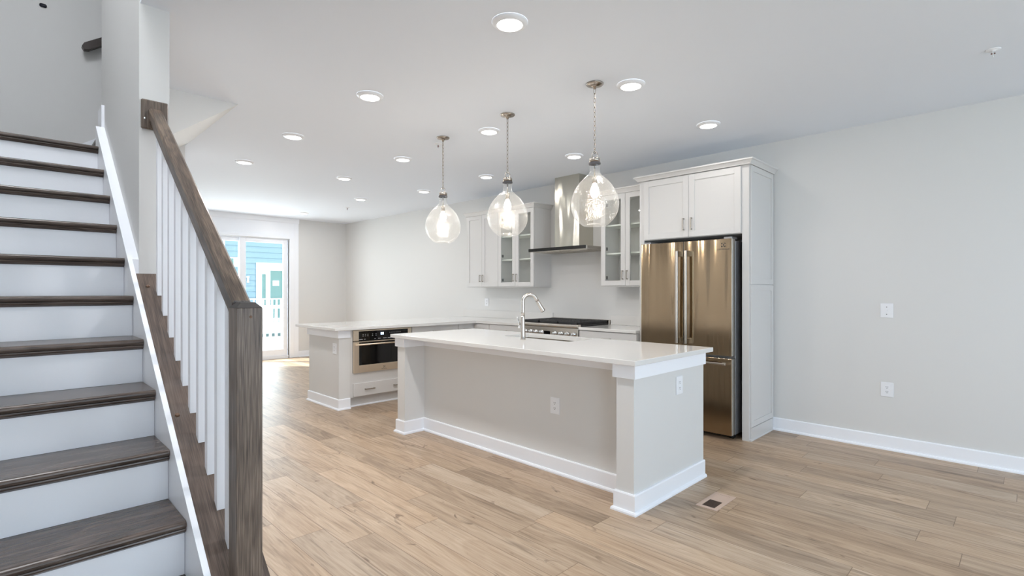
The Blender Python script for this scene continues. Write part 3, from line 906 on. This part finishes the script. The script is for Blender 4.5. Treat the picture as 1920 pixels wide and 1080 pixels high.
def brand_mark(F, u, v, s, w, parent, mat='slot', word=True, flip=1):
    """square bracket mark with a small shape inside and a word below"""
    bm = bmesh.new(); h = s / 2; t = s * .14; q = s * .36; e = .0004
    for su in (-1, 1):
        for sv in (-1, 1):
            a, b = sorted((u + su * h, u + su * (h - q))); c, d = sorted((v + sv * h, v + sv * (h - t)))
            F.box(bm, a, b, c, d, w, w + e)
            a, b = sorted((u + su * h, u + su * (h - t))); c, d = sorted((v + sv * h, v + sv * (h - q)))
            F.box(bm, a, b, c, d, w, w + e)
    F.box(bm, u - s * .05, u + s * .05, v - s * .3, v + s * .3, w, w + e)
    F.box(bm, u - s * .26, u, v - s * .045, v + s * .045, w, w + e)
    F.box(bm, u - s * .18, u - s * .05, v - s * .16, v + s * .16, w, w + e)
    obj('emblem', bm, mat, parent)
    if word:
        cu = bpy.data.curves.new('lettering', 'FONT'); cu.body = 'ELECTROLUX'; cu.size = s * .50; cu.align_x = 'CENTER'; cu.extrude = .0002
        to = bpy.data.objects.new('lettering_curve', cu); COL.objects.link(to)
        dg = bpy.context.evaluated_depsgraph_get(); dg.update()
        me = bpy.data.meshes.new_from_object(to.evaluated_get(dg))
        bpy.data.objects.remove(to, do_unlink=True)
        bm = bmesh.new(); bm.from_mesh(me); bpy.data.meshes.remove(me)
        if F.k == 'x': R = Matrix(((0, 0, -1, 0), (-1, 0, 0, 0), (0, 1, 0, 0), (0, 0, 0, 1)))
        else: R = Matrix(((1, 0, 0, 0), (0, 0, -1, 0), (0, 1, 0, 0), (0, 0, 0, 1)))
        bmesh.ops.transform(bm, matrix=Matrix.Translation(F.pt(u, v - h - s * .72, w + .0003)) @ R, verts=bm.verts)
        obj('lettering', bm, mat, parent)
brand_mark(FP, 3.225, .432, .024, .0282, dd)

# ------------------------------------------------------------------ range
rg = thing('gas_range', 'stainless gas range with black grates and a row of front knobs', 'range', (4.9, 4.03, 0))
RY0, RY1 = 3.580, 4.487
bm = bmesh.new(); bx(bm, 4.655, 5.24, RY0, RY1, .10, .905); obj('body', bm, 'steel', rg)
bm = bmesh.new(); bx(bm, 4.70, 5.2, RY0 + .02, RY1 - .02, 0, .0995); obj('toe_base', bm, 'black', rg)
bm = bmesh.new(); bx(bm, 4.615, 4.6545, RY0 + .004, RY1 - .004, .17, .750, .004); od = obj('oven_door', bm, 'steel', rg)
bm = bmesh.new(); bx(bm, 4.612, 4.6149, RY0 + .12, RY1 - .12, .30, .60); obj('window', bm, 'blackglass', od)
bm = bmesh.new(); tube(bm, [(4.565, RY0 + .05, .70), (4.565, RY1 - .05, .70)], .012, 12)
for y in (RY0 + .08, RY1 - .08): bx(bm, 4.565, 4.615, y - .012, y + .012, .69, .71)
obj('handle', bm, 'steel', od)
bm = bmesh.new(); prism(bm, [(4.598, .762), (4.6548, .762), (4.6548, .896), (4.602, .896)], 'y', RY0, RY1, .003); cpn = obj('control_panel', bm, 'steel', rg)
bm = bmesh.new(); prism(bm, [(4.588, .912), (4.596, .9005), (4.6548, .9005), (4.6548, .9385), (4.598, .9385), (4.589, .930)], 'y', RY0 - .001, RY1 + .001, .002); obj('front_rail', bm, 'steel', rg)
bm = bmesh.new(); bx(bm, 4.655, 5.195, RY0 + .002, RY1 - .002, .9055, .930, .003); obj('cooktop', bm, 'iron', rg)
for y in (3.635, 3.727, 3.819, 3.911, 4.12, 4.207, 4.294, 4.38):
    bm = bmesh.new(); lathe(bm, [(0, 4.562), (.015, 4.5625), (.018, 4.566), (.0195, 4.588), (.024, 4.590), (.0265, 4.592), (.0265, 4.5985)], y, .829, 20, axis='x')
    bx(bm, 4.556, 4.5635, y - .004, y + .004, .816, .842, .001); obj('knob', bm, 'chrome', rg)
bm = bmesh.new(); bx(bm, 4.5955, 4.6005, 3.993, 4.085, .797, .848, .001); dp = obj('display', bm, 'blackglass', rg)
gw = (RY1 - RY0 - .02) / 3
for g in range(3):
    a = RY0 + .01 + g * gw + .003; b = a + gw - .006
    bm = bmesh.new(); x0, x1 = 4.612, 5.188; z0, z1 = .947, .966
    for y in (a, b - .014): bx(bm, x0, x1, y, y + .014, z0 - .006, z1, .003)
    for x in (x0, x1 - .014): bx(bm, x, x + .014, a, b, z0 - .006, z1, .003)
    for k in range(1, 9): x = x0 + (x1 - x0) * k / 9; bx(bm, x - .006, x + .006, a, b, z0, z1, .002)
    for k in (1, 2): y = a + (b - a) * k / 3; bx(bm, x0, x1, y - .005, y + .005, z0, z1, .002)
    for x in (x0 + .05, x1 - .064):
        for y in (a, b - .014): bx(bm, x, x + .014, y, y + .014, .9303, z0)
    obj('grate', bm, 'iron', rg)
    for x in (4.78, 5.04):
        bm = bmesh.new(); lathe(bm, [(.05, .9303), (.05, .936), (.036, .938), (.036, .944), (0, .945)], x, (a + b) / 2, 20); obj('burner', bm, 'black', rg)
bm = bmesh.new(); bx(bm, 5.197, 5.24, RY0, RY1, .9055, .971, .002); obj('back_guard', bm, 'steel', rg)

# ------------------------------------------------------------------ hood
hd_ = thing('range_hood', 'stainless chimney range hood with a black glass front edge', 'range hood', (5.0, 4.03, 1.8))
HY0, HY1 = 3.583, 4.481
bm = bmesh.new(); bx(bm, 4.965, WX - .001, 3.845, 4.228, 1.8455, H - .001, .0015); obj('chimney', bm, 'hood', hd_)
bm = bmesh.new(); bx(bm, 4.757, WX - .001, HY0, HY1, 1.806, 1.845, .0015); cn = obj('canopy', bm, 'steel', hd_)
bm = bmesh.new(); bx(bm, 4.748, 4.7565, HY0 + .001, HY1, 1.809, 1.847, .001); obj('glass_front', bm, 'blackglass', hd_)
for a, b in ((3.63, 4.02), (4.04, 4.43)):
    bm = bmesh.new(); bx(bm, 4.83, 5.18, a, b, 1.803, 1.8055)
    for k in range(9): bx(bm, 4.845 + k * .037, 4.86 + k * .037, a + .01, b - .01, 1.800, 1.803)
    obj('filter', bm, 'steel', hd_)

# ------------------------------------------------------------------ wall cabinets
FU = Face('x', 4.925)
UZ0, UZ1 = 1.376, 2.405
CROWN = [(0, UZ1), (.012, UZ1), (.016, UZ1 + .012), (.034, UZ1 + .042), (.042, UZ1 + .046), (.042, UZ1 + .058), (0, UZ1 + .058)]
def upper(name, label, y0, y1, glass, retl, retr):
    t = thing(name, label, 'cabinet', (5.08, (y0 + y1) / 2, UZ0), 'wall cabinets')
    bm = bmesh.new()
    bx(bm, 4.925, WX - .001, y0, y0 + .018, UZ0, UZ1); bx(bm, 4.925, WX - .001, y1 - .018, y1, UZ0, UZ1)
    bx(bm, 4.925, WX - .001, y0 + .018, y1 - .018, UZ0, UZ0 + .018); bx(bm, 4.925, WX - .001, y0 + .018, y1 - .018, UZ1 - .018, UZ1)
    bx(bm, WX - .008, WX - .001, y0 + .018, y1 - .018, UZ0 + .018, UZ1 - .018)
    if not glass: bx(bm, 4.925, 4.94, y0 + .018, y1 - .018, UZ0 + .018, UZ1 - .018)
    else:
        for a, b, c, d in ((y0, y0 + .03, UZ0, UZ1), (y1 - .03, y1, UZ0, UZ1)): bx(bm, 4.9252, 4.944, a + .0185, b + .0, c + .0185, d - .0185)
    obj('carcass', bm, 'cab', t)
    bm = bmesh.new()
    if retl and retr: pth = [(WX - .001, y1), (4.906, y1), (4.906, y0), (WX - .001, y0)]
    elif retl: pth = [(WX - .001, y1), (4.906, y1), (4.906, y0)]
    elif retr: pth = [(4.906, y1), (4.906, y0), (WX - .001, y0)]
    else: pth = [(4.906, y1), (4.906, y0)]
    sweep(bm, CROWN, pth); obj('crown_moulding', bm, 'cab', t)
    bm = bmesh.new(); bx(bm, 4.91, WX - .001, y0 + .001, y1 - .001, UZ0 - .008, UZ0 - .0003, .001); obj('bottom_rail', bm, 'cab', t)
    m = (y0 + y1) / 2
    for i, (a, b) in enumerate(((y0 + .002, m - .0015), (m + .0015, y1 - .002))):
        d = obj('door', shaker_g(FU, a, b, UZ0 + .003, UZ1 - .001, glass), 'cab', t)
        if glass:
            bm = bmesh.new(); FU.box(bm, a + .055, b - .055, UZ0 + .058, UZ1 - .056, .008, .011); obj('glass_pane', bm, 'cabglass', d)
        obj('handle', pull(FU, b - .027 if i == 0 else a + .027, 1.497, .10, True, .0205, .005), 'pull', d)
    if glass:
        for z in (1.735, 2.055):
            bm = bmesh.new(); bx(bm, 4.96, WX - .009, y0 + .019, y1 - .019, z, z + .018, .001); obj('shelf', bm, 'cabin', t)
        for z in (1.47, 1.80, 2.30):
            bm = bmesh.new(); bx(bm, 4.926, 4.96, y1 - .060, y1 - .049, z - .018, z + .018, .002); obj('hinge', bm, 'slot', t)
    return t
def shaker_g(F, u0, u1, v0, v1, glass):
    if not glass: return shaker_off(F, u0, u1, v0, v1)
    bm = bmesh.new(); fr, t, b = .057, .02, .0015
    F.box(bm, u0, u0 + fr, v0, v1, .0004, t, b); F.box(bm, u1 - fr, u1, v0, v1, .0004, t, b)
    F.box(bm, u0 + fr - .001, u1 - fr + .001, v0, v0 + fr, .0004, t - .0003, b); F.box(bm, u0 + fr - .001, u1 - fr + .001, v1 - fr, v1, .0004, t - .0003, b)
    return bm
upper('wall_cabinet', 'white wall cabinet with two solid doors, left end of the upper run', 5.2115, 5.885, False, True, False)
upper('wall_cabinet', 'white glass-door wall cabinet on the left side of the range hood', 4.536, 5.2105, True, False, True)
upper('wall_cabinet', 'white glass-door wall cabinet between the range hood and the refrigerator', 2.8375, 3.487, True, True, False)

# ------------------------------------------------------------------ refrigerator surround
FF = Face('x', 4.668)
rc = thing('refrigerator_cabinet', 'tall white cabinet surround with two doors above the refrigerator', 'cabinet', (4.95, 2.29, 0))
FZT = 2.432
bm = bmesh.new()
bx(bm, 4.668, WX - .001, 1.747, 1.765, 0, FZT); bx(bm, 4.668, 4.688, 1.765, 1.806, 0, FZT)
bx(bm, 4.668, WX - .001, 2.818, 2.836, 0, FZT); bx(bm, 4.668, 4.688, 2.784, 2.818, 0, FZT)
bx(bm, 4.688, WX - .001, 1.765, 2.818, 1.83, FZT); bx(bm, 4.668, 4.688, 1.806, 2.784, 1.83, FZT)
obj('carcass', bm, 'cab', rc)
def side_frame(v0, v1):
    bm = bmesh.new(); F = Face('y', 1.7468); fr, t = .05, .012
    u0, u1 = 4.69, WX - .008
    F.box(bm, u0, u0 + fr, v0, v1, 0, t, .001); F.box(bm, u1 - fr, u1, v0, v1, 0, t, .001)
    F.box(bm, u0 + fr - .001, u1 - fr + .001, v0, v0 + fr, 0, t - .0003, .001); F.box(bm, u0 + fr - .001, u1 - fr + .001, v1 - fr, v1, 0, t - .0003, .001)
    F.box(bm, u0 + fr - .002, u1 - fr + .002, v0 + fr - .002, v1 - fr + .002, 0, .004)
    return bm
obj('side_panel', side_frame(.118, 1.374), 'cab', rc)
obj('side_panel', side_frame(1.381, FZT - .002), 'cab', rc)
bm = bmesh.new(); bx(bm, 4.70, WX - .02, 1.736, 1.7467, .016, .112, .001); sweep(bm, [(0, .0005), (.018, .0005), (.016, .010), (.006, .016), (0, .016)], [(4.672, 1.746), (WX - .02, 1.746)]); obj('base_board', bm, 'cab', rc)
bm = bmesh.new()
CR2 = [(0, FZT), (.010, FZT), (.013, FZT + .008), (.030, FZT + .030), (.040, FZT + .036), (.040, FZT + .048), (0, FZT + .048)]
sweep(bm, CR2, [(4.860, 2.836), (4.648, 2.836), (4.648, 1.735), (WX - .001, 1.735)]); bx(bm, 4.648, WX - .001, 1.736, 2.835, FZT + .0002, FZT + .046); obj('crown_moulding', bm, 'cab', rc)
for i, (a, b) in enumerate(((1.811, 2.2965), (2.2995, 2.778))):
    d = obj('door', shaker_off(FF, a, b, 1.835, FZT - .008), 'cab', rc)
    obj('handle', pull(FF, b - .030 if i == 0 else a + .045, 1.957, .115, True, .0203, .0055), 'pull', d)

# ------------------------------------------------------------------ refrigerator
fr_ = thing('refrigerator', 'stainless french door refrigerator with a bottom freezer drawer', 'refrigerator', (4.9, 2.29, 0))
QY0, QY1, QX = 1.846, 2.742, 4.540
bm = bmesh.new(); bx(bm, 4.632, 5.22, QY0 + .004, QY1 - .004, .045, 1.765, .003); obj('case', bm, 'fridge_side', fr_)
bm = bmesh.new()
for y in (QY0 + .05, QY1 - .05): lathe(bm, [(0, 0), (.02, 0), (.02, .0448), (0, .0448)], 4.67, y, 12); lathe(bm, [(0, 0), (.02, 0), (.02, .0448), (0, .0448)], 5.15, y, 12)
bx(bm, 4.66, 4.68, QY0 + .02, QY1 - .02, .012, .0448)
obj('feet', bm, 'black', fr_)
FRZ = Face('x', QX)
def fdoor(y0, y1, z0, z1, name):
    bm = bmesh.new()
    # gently bowed front skin
    bx(bm, QX, QX + .006, y0, y1, z0, z1, .0025, 2)
    d = obj(name, bm, 'fridge', fr_)
    bm = bmesh.new(); bx(bm, QX + .0062, QX + .082, y0 + .0005, y1 - .0005, z0 + .001, z1 - .001, .002); obj('door_edge', bm, 'edge', d)
    return d
dL = fdoor(2.2975, QY1, .748, 1.781, 'door')
dR = fdoor(QY0, 2.2905, .748, 1.781, 'door')
dD = fdoor(QY0, QY1, .050, .724, 'freezer_drawer')
for (d, y) in ((dL, 2.335), (dR, 2.2465)):
    bm = bmesh.new(); x0 = 4.474
    bx(bm, x0, x0 + .022, y - .0125, y + .0125, .832, 1.693, .003)
    for z in (.832, 1.641): bx(bm, x0 + .020, QX - .0003, y - .011, y + .011, z, z + .052, .002)
    obj('handle', bm, 'steel', d)
bm = bmesh.new(); bx(bm, 4.480, 4.498, QY0 + .035, QY1 - .035, .672, .690, .004)
for y in (QY0 + .05, QY1 - .05): bx(bm, 4.490, QX - .0003, y - .016, y + .016, .668, .694, .002)
obj('handle', bm, 'steel', dD)
for y in (QY0 + .05, QY1 - .05):
    bm = bmesh.new(); bx(bm, 4.575, 4.70, y - .035, y + .035, 1.7815, 1.800, .003); obj('hinge_cover', bm, 'fridge_side', fr_)
brand_mark(FRZ, 1.920, 1.727, .036, .0003, dR)

# ------------------------------------------------------------------ pendants
def pendant(x, y, label):
    t = thing('pendant_lamp', label, 'pendant lamp', (x, y, H), 'glass pendants over the island')
    bm = bmesh.new(); lathe(bm, [(0, H - .0005), (.060, H - .0005), (.060, H - .006), (.054, H - .012), (.030, H - .020), (.010, H - .026), (.010, H - .036), (0, H - .036)], x, y, 32); obj('ceiling_canopy', bm, 'nickel', t)
    # chain
    bm = bmesh.new(); z = H - .036; k = 0
    while z > 2.275:
        pts = []
        for i in range(14):
            a = 2 * math.pi * i / 14
            u = .0075 * math.cos(a); v = .019 * math.sin(a)
            pts.append((x + (u if k % 2 else 0), y + (0 if k % 2 else u), z - .017 + v))
        tube(bm, pts, .0019, 6, closed=True); z -= .0315; k += 1
    obj('chain', bm, 'chain', t)
    bm = bmesh.new(); pts = [(x + .019 * math.cos(2 * math.pi * i / 20) * .7071, y - .019 * math.cos(2 * math.pi * i / 20) * .7071, 2.253 + .022 * math.sin(2 * math.pi * i / 20)) for i in range(20)]
    tube(bm, pts, .0028, 8, closed=True); obj('loop', bm, 'nickel', t)
    bm = bmesh.new(); lathe(bm, [(0, 2.229), (.036, 2.228), (.037, 2.226), (.037, 2.199), (0, 2.199)], x, y, 28); cp = obj('cap', bm, 'nickel', t)
    bm = bmesh.new(); lathe(bm, [(.030, 2.1988), (.0395, 2.1985), (.0405, 2.1965), (.0405, 2.1885), (.0395, 2.1865), (.030, 2.1862)], x, y, 28)
    obj('clamp_ring', bm, 'slot', t)
    bm = bmesh.new(); tube(bm, [(x, y, 2.1855), (x, y, 2.105)], .004, 8); lathe(bm, [(0, 2.106), (.015, 2.104), (.0165, 2.10), (.0165, 2.058), (0, 2.057)], x, y, 18); obj('socket', bm, 'nickel', t)
    prof = [(.0375, 2.1855), (.0385, 2.180), (.0355, 2.173), (.0345, 2.150), (.0355, 2.132), (.043, 2.118), (.066, 2.097), (.0977, 2.0687), (.1206, 2.040), (.138, 2.0113), (.151, 1.9826), (.159, 1.954), (.1637, 1.925), (.1637, 1.902), (.158, 1.868), (.1465, 1.839), (.1264, 1.810), (.104, 1.787), (.088, 1.774), (.080, 1.768), (.072, 1.7665), (.064, 1.771), (.045, 1.781), (.02, 1.785), (0, 1.786)]
    # smooth the profile
    for _ in range(1):
        q = [prof[0]]
        for p0, p1 in zip(prof, prof[1:]):
            q += [(.75 * p0[0] + .25 * p1[0], .75 * p0[1] + .25 * p1[1]), (.25 * p0[0] + .75 * p1[0], .25 * p0[1] + .75 * p1[1])]
        q.append(prof[-1]); prof = q
    bm = bmesh.new(); lathe(bm, prof, x, y, 56); obj('glass_globe', bm, 'seeded', t)
    bm = bmesh.new(); lathe(bm, [(0, 2.0565), (.012, 2.056), (.016, 2.045), (.026, 2.022), (.030, 2.000), (.026, 1.978), (.015, 1.963), (0, 1.958)], x, y, 20); obj('bulb', bm, 'bulb', t)
    return t
PD = [(2.894, 2.108, 'clear glass jug pendant lamp hanging over the near end of the island'),
      (2.903, 2.971, 'middle one of the three glass jug pendant lamps over the island'),
      (2.917, 3.839, 'clear glass jug pendant lamp over the far end of the island')]
p0 = pendant(*PD[0])
for x, y, lb in PD[1:]:
    copy_tree(p0, (x - PD[0][0], y - PD[0][1], 0), lb)
for x, y, lb in PD:
    light('pendant_bulb_light', 'POINT', (x, y, 1.945), BULB_W, (1.0, 0.86, 0.68), shadow_soft_size=.02)

# ------------------------------------------------------------------ recessed ceiling lights
GX, GY = (1.912, 3.080, 4.285), (1.940, 3.385, 4.760, 6.085)
COLN = ('in the row nearest the stairs', 'in the middle row beside the pendants', 'in the row nearest the kitchen wall')
ROWN = ('first', 'second', 'third', 'fourth')
def can(x, y, label):
    t = thing('recessed_light', label, 'ceiling light', (x, y, H), 'round ceiling lights')
    bm = bmesh.new(); lathe(bm, [(.095, H - .0005), (.095, H - .005), (.090, H - .010), (.072, H - .019), (.068, H - .019), (.068, H - .015)], x, y, 40); obj('trim_ring', bm, 'plate', t)
    bm = bmesh.new(); lathe(bm, [(0, H - .0185), (.060, H - .0185), (.0678, H - .016)], x, y, 40); obj('diffuser', bm, 'diff', t)
    return t
cans = []
c0_ = None
for i, x in enumerate(GX):
    for j, y in enumerate(GY):
        lb = 'round white ceiling light, %s from the camera %s' % (ROWN[j], COLN[i])
        cans.append((x, y, lb, CAN_W[i] * (1.15 if j < 2 else 0.75)))
cans.append((3.967, 7.309, 'round white ceiling light beyond the peninsula, nearer of the last two', CAN_W[3]))
cans.append((3.937, 9.344, 'round white ceiling light closest to the sliding door', CAN_W[3]))
for x, y, lb, cw in cans:
    if c0_ is None: c0_ = can(x, y, lb); cx_, cy_ = x, y
    else: copy_tree(c0_, (x - cx_, y - cy_, 0), lb)
    light('ceiling_lamp_light', 'AREA', (x, y, H - .022), cw, (1.0, 0.98, 0.975) if x < 2.5 else (1.0, 0.95, 0.90), shape='DISK', size=.13)

# ------------------------------------------------------------------ sprinkler heads
def sprinkler(x, y, label):
    t = thing('sprinkler_head', label, 'sprinkler', (x, y, H), 'ceiling sprinklers')
    bm = bmesh.new(); lathe(bm, [(.036, H - .0005), (.036, H - .003), (.030, H - .006), (.012, H - .008), (.012, H - .012), (0, H - .012)], x, y, 24); obj('escutcheon', bm, 'plate', t)
    bm = bmesh.new()
    tube(bm, [(x + .012 * math.cos(a), y, H - .026 + .018 * math.sin(a)) for a in [math.pi * 2 * k / 16 for k in range(16)]], .0025, 8, closed=True); obj('frame_arms', bm, 'plate', t)
    bm = bmesh.new(); tube(bm, [(x, y, H - .0125), (x, y, H - .04)], .003, 8); lathe(bm, [(0, H - .022), (.011, H - .023), (.011, H - .025), (0, H - .026)], x, y, 12); obj('fuse_link', bm, 'copper', t)
    return t
s0 = sprinkler(4.144, .159, 'small white sprinkler head on the open ceiling toward the upper right')
copy_tree(s0, (3.005 - 4.144, 4.032 - .159, 0), 'small sprinkler head on the ceiling beside the farthest pendant canopy')
copy_tree(s0, (4.215 - 4.144, 8.22 - .159, 0), 'small sprinkler head on the far ceiling near the back wall')

# ------------------------------------------------------------------ floor register
fv = thing('floor_register', 'tan floor vent with dark louvres beside the island corner', 'floor vent', (3.2, 1.397, 0))
bm = bmesh.new(); a, b, c, d = 3.052, 3.34, 1.33, 1.462; i_ = .026
prism(bm, [(a, c), (b, c), (b, c + i_), (a, c + i_)], 'z', .0003, .004); prism(bm, [(a, d - i_), (b, d - i_), (b, d), (a, d)], 'z', .0003, .004)
prism(bm, [(a, c + i_), (a + i_, c + i_), (a + i_, d - i_), (a, d - i_)], 'z', .0003, .004); prism(bm, [(b - i_, c + i_), (b, c + i_), (b, d - i_), (b - i_, d - i_)], 'z', .0003, .004)
obj('frame', bm, 'register', fv)
bm = B((a + i_, 3.20, c + i_, d - i_, .0003, .0012)); 
for k in range(9): x = a + i_ + .004 + k * .0135; bx(bm, x, x + .005, c + i_, d - i_, .0012, .0028)
obj('louvres', bm, 'register_dark', fv)
bm = B((3.2005, b - i_, c + i_, d - i_, .0003, .0022)); obj('damper', bm, 'register', fv)

# ------------------------------------------------------------------ outdoors: deck, railing, house across the yard
dk = thing('deck', 'pale board deck outside the sliding door', 'deck', (5, 13, -.1))
bm = bmesh.new()
y = BY + .13
while y < 15.65: bx(bm, 0, 11, y, min(y + .14, 15.72), -.06, -.02, .002); y += .146
obj('boards', bm, 'deck', dk)
drl = thing('deck_railing', 'white railing along the outer edge of the deck outside the door', 'railing', (5, 15.67, -.02))
bm = bmesh.new(); bx(bm, 0, 11, 15.62, 15.72, .80, .896, .004); obj('top_rail', bm, 'extwhite', drl)
bm = bmesh.new(); bx(bm, 0, 11, 15.64, 15.70, .075, .21, .004); obj('bottom_rail', bm, 'extwhite', drl)
for k in range(36):
    x = 3.1 + k * .165
    bm = bmesh.new(); bx(bm, x, x + .072, 15.598, 15.6395, -.0195, .7998); obj('baluster', bm, 'extwhite', drl)
for x in (.05, 3.0, 10.9):
    bm = bmesh.new(); bx(bm, x - .05, x + .05, 15.62, 15.72, -.0195, .96, .004); obj('post', bm, 'extwhite', drl)
HYF = 22.0
hs = thing('neighbour_house', 'blue sided house with a white patio door across the yard', 'house', (7, 22, -3))
bm = bmesh.new()
z = -3.0
while z < 6.5:
    prism(bm, [(HYF - .022, z), (HYF + .2, z), (HYF + .2, z + .226), (HYF, z + .226)], 'x', 1.0, 16.0); z += .226
obj('siding_wall', bm, 'siding', hs)
FH = Face('y', HYF - .022)
bm = bmesh.new(); FH.box(bm, 6.13, 6.20, -3, 6.4, 0, .03); obj('downspout', bm, 'extwhite', hs)
bm = bmesh.new(); FH.box(bm, 6.329, 6.669, 2.256, 2.633, 0, .03); vb = obj('vent_box', bm, 'extwhite', hs)
bm = bmesh.new(); FH.box(bm, 6.40, 6.50, 2.30, 2.58, .0301, .034); obj('vent_opening', bm, 'extglass', vb)
bm = bmesh.new(); FH.box(bm, 6.98, 7.06, 1.64, 1.70, 0, .08); FH.box(bm, 6.99, 7.05, 1.70, 1.82, .02, .08); FH.box(bm, 6.96, 7.07, 1.82, 1.895, 0, .12, .02); obj('wall_lantern', bm, 'extwhite', hs)
bm = bmesh.new()
FH.box(bm, 7.34, 7.501, -.1, 2.456, 0, .04); FH.box(bm, 7.501, 9.6, 2.25, 2.456, 0, .04); FH.box(bm, 9.44, 9.6, -.1, 2.25, 0, .04)
obj('door_trim', bm, 'extwhite', hs)
bm = bmesh.new()
FH.box(bm, 7.501, 7.561, -.1, 2.25, .001, .03); FH.box(bm, 7.561, 7.89, 1.99, 2.25, .001, .03); FH.box(bm, 7.708, 7.89, -.1, 1.99, .001, .03); FH.box(bm, 7.89, 9.44, 2.138, 2.25, .001, .03); FH.box(bm, 8.38, 8.56, -.1, 2.138, .001, .03); FH.box(bm, 7.561, 7.708, -.1, .2, .001, .03); FH.box(bm, 7.89, 8.38, -.1, .2, .001, .03); FH.box(bm, 8.56, 9.44, -.1, .2, .001, .03)
pd = obj('patio_door', bm, 'extwhite', hs)
for a, b, zt in ((7.561, 7.708, 1.99), (7.89, 8.38, 2.138), (8.56, 9.44, 2.138)):
    bm = bmesh.new(); FH.box(bm, a, b, .2, zt, .004, .012); obj('glass_pane', bm, 'extglass', pd)
bm = bmesh.new(); FH.box(bm, 7.98, 8.24, 1.52, 1.74, .0125, .0145); obj('window_sticker', bm, 'extwhite', pd)
nr = thing('balcony_railing', 'white railing in front of the blue house across the yard', 'railing', (7, 20.5, 0))
bm = bmesh.new(); bx(bm, 5.2, 10.5, 20.46, 20.54, .985, 1.035); obj('top_rail', bm, 'extwhite', nr)
bm = bmesh.new(); bx(bm, 5.2, 10.5, 20.46, 20.54, .03, .10); obj('bottom_rail', bm, 'extwhite', nr)
for k in range(32):
    x = 5.25 + k * .165
    bm = bmesh.new(); bx(bm, x, x + .07, 20.475, 20.525, .1002, .9848); obj('baluster', bm, 'extwhite', nr)
bm = bmesh.new(); bx(bm, 5.2, 10.5, 20.4, 21.8, -.15, .0295); obj('floor_slab', bm, 'extwhite', nr)
g = struct('ground', B((-40, 60, -30, 80, -3.3, -3.0)), 'ground')
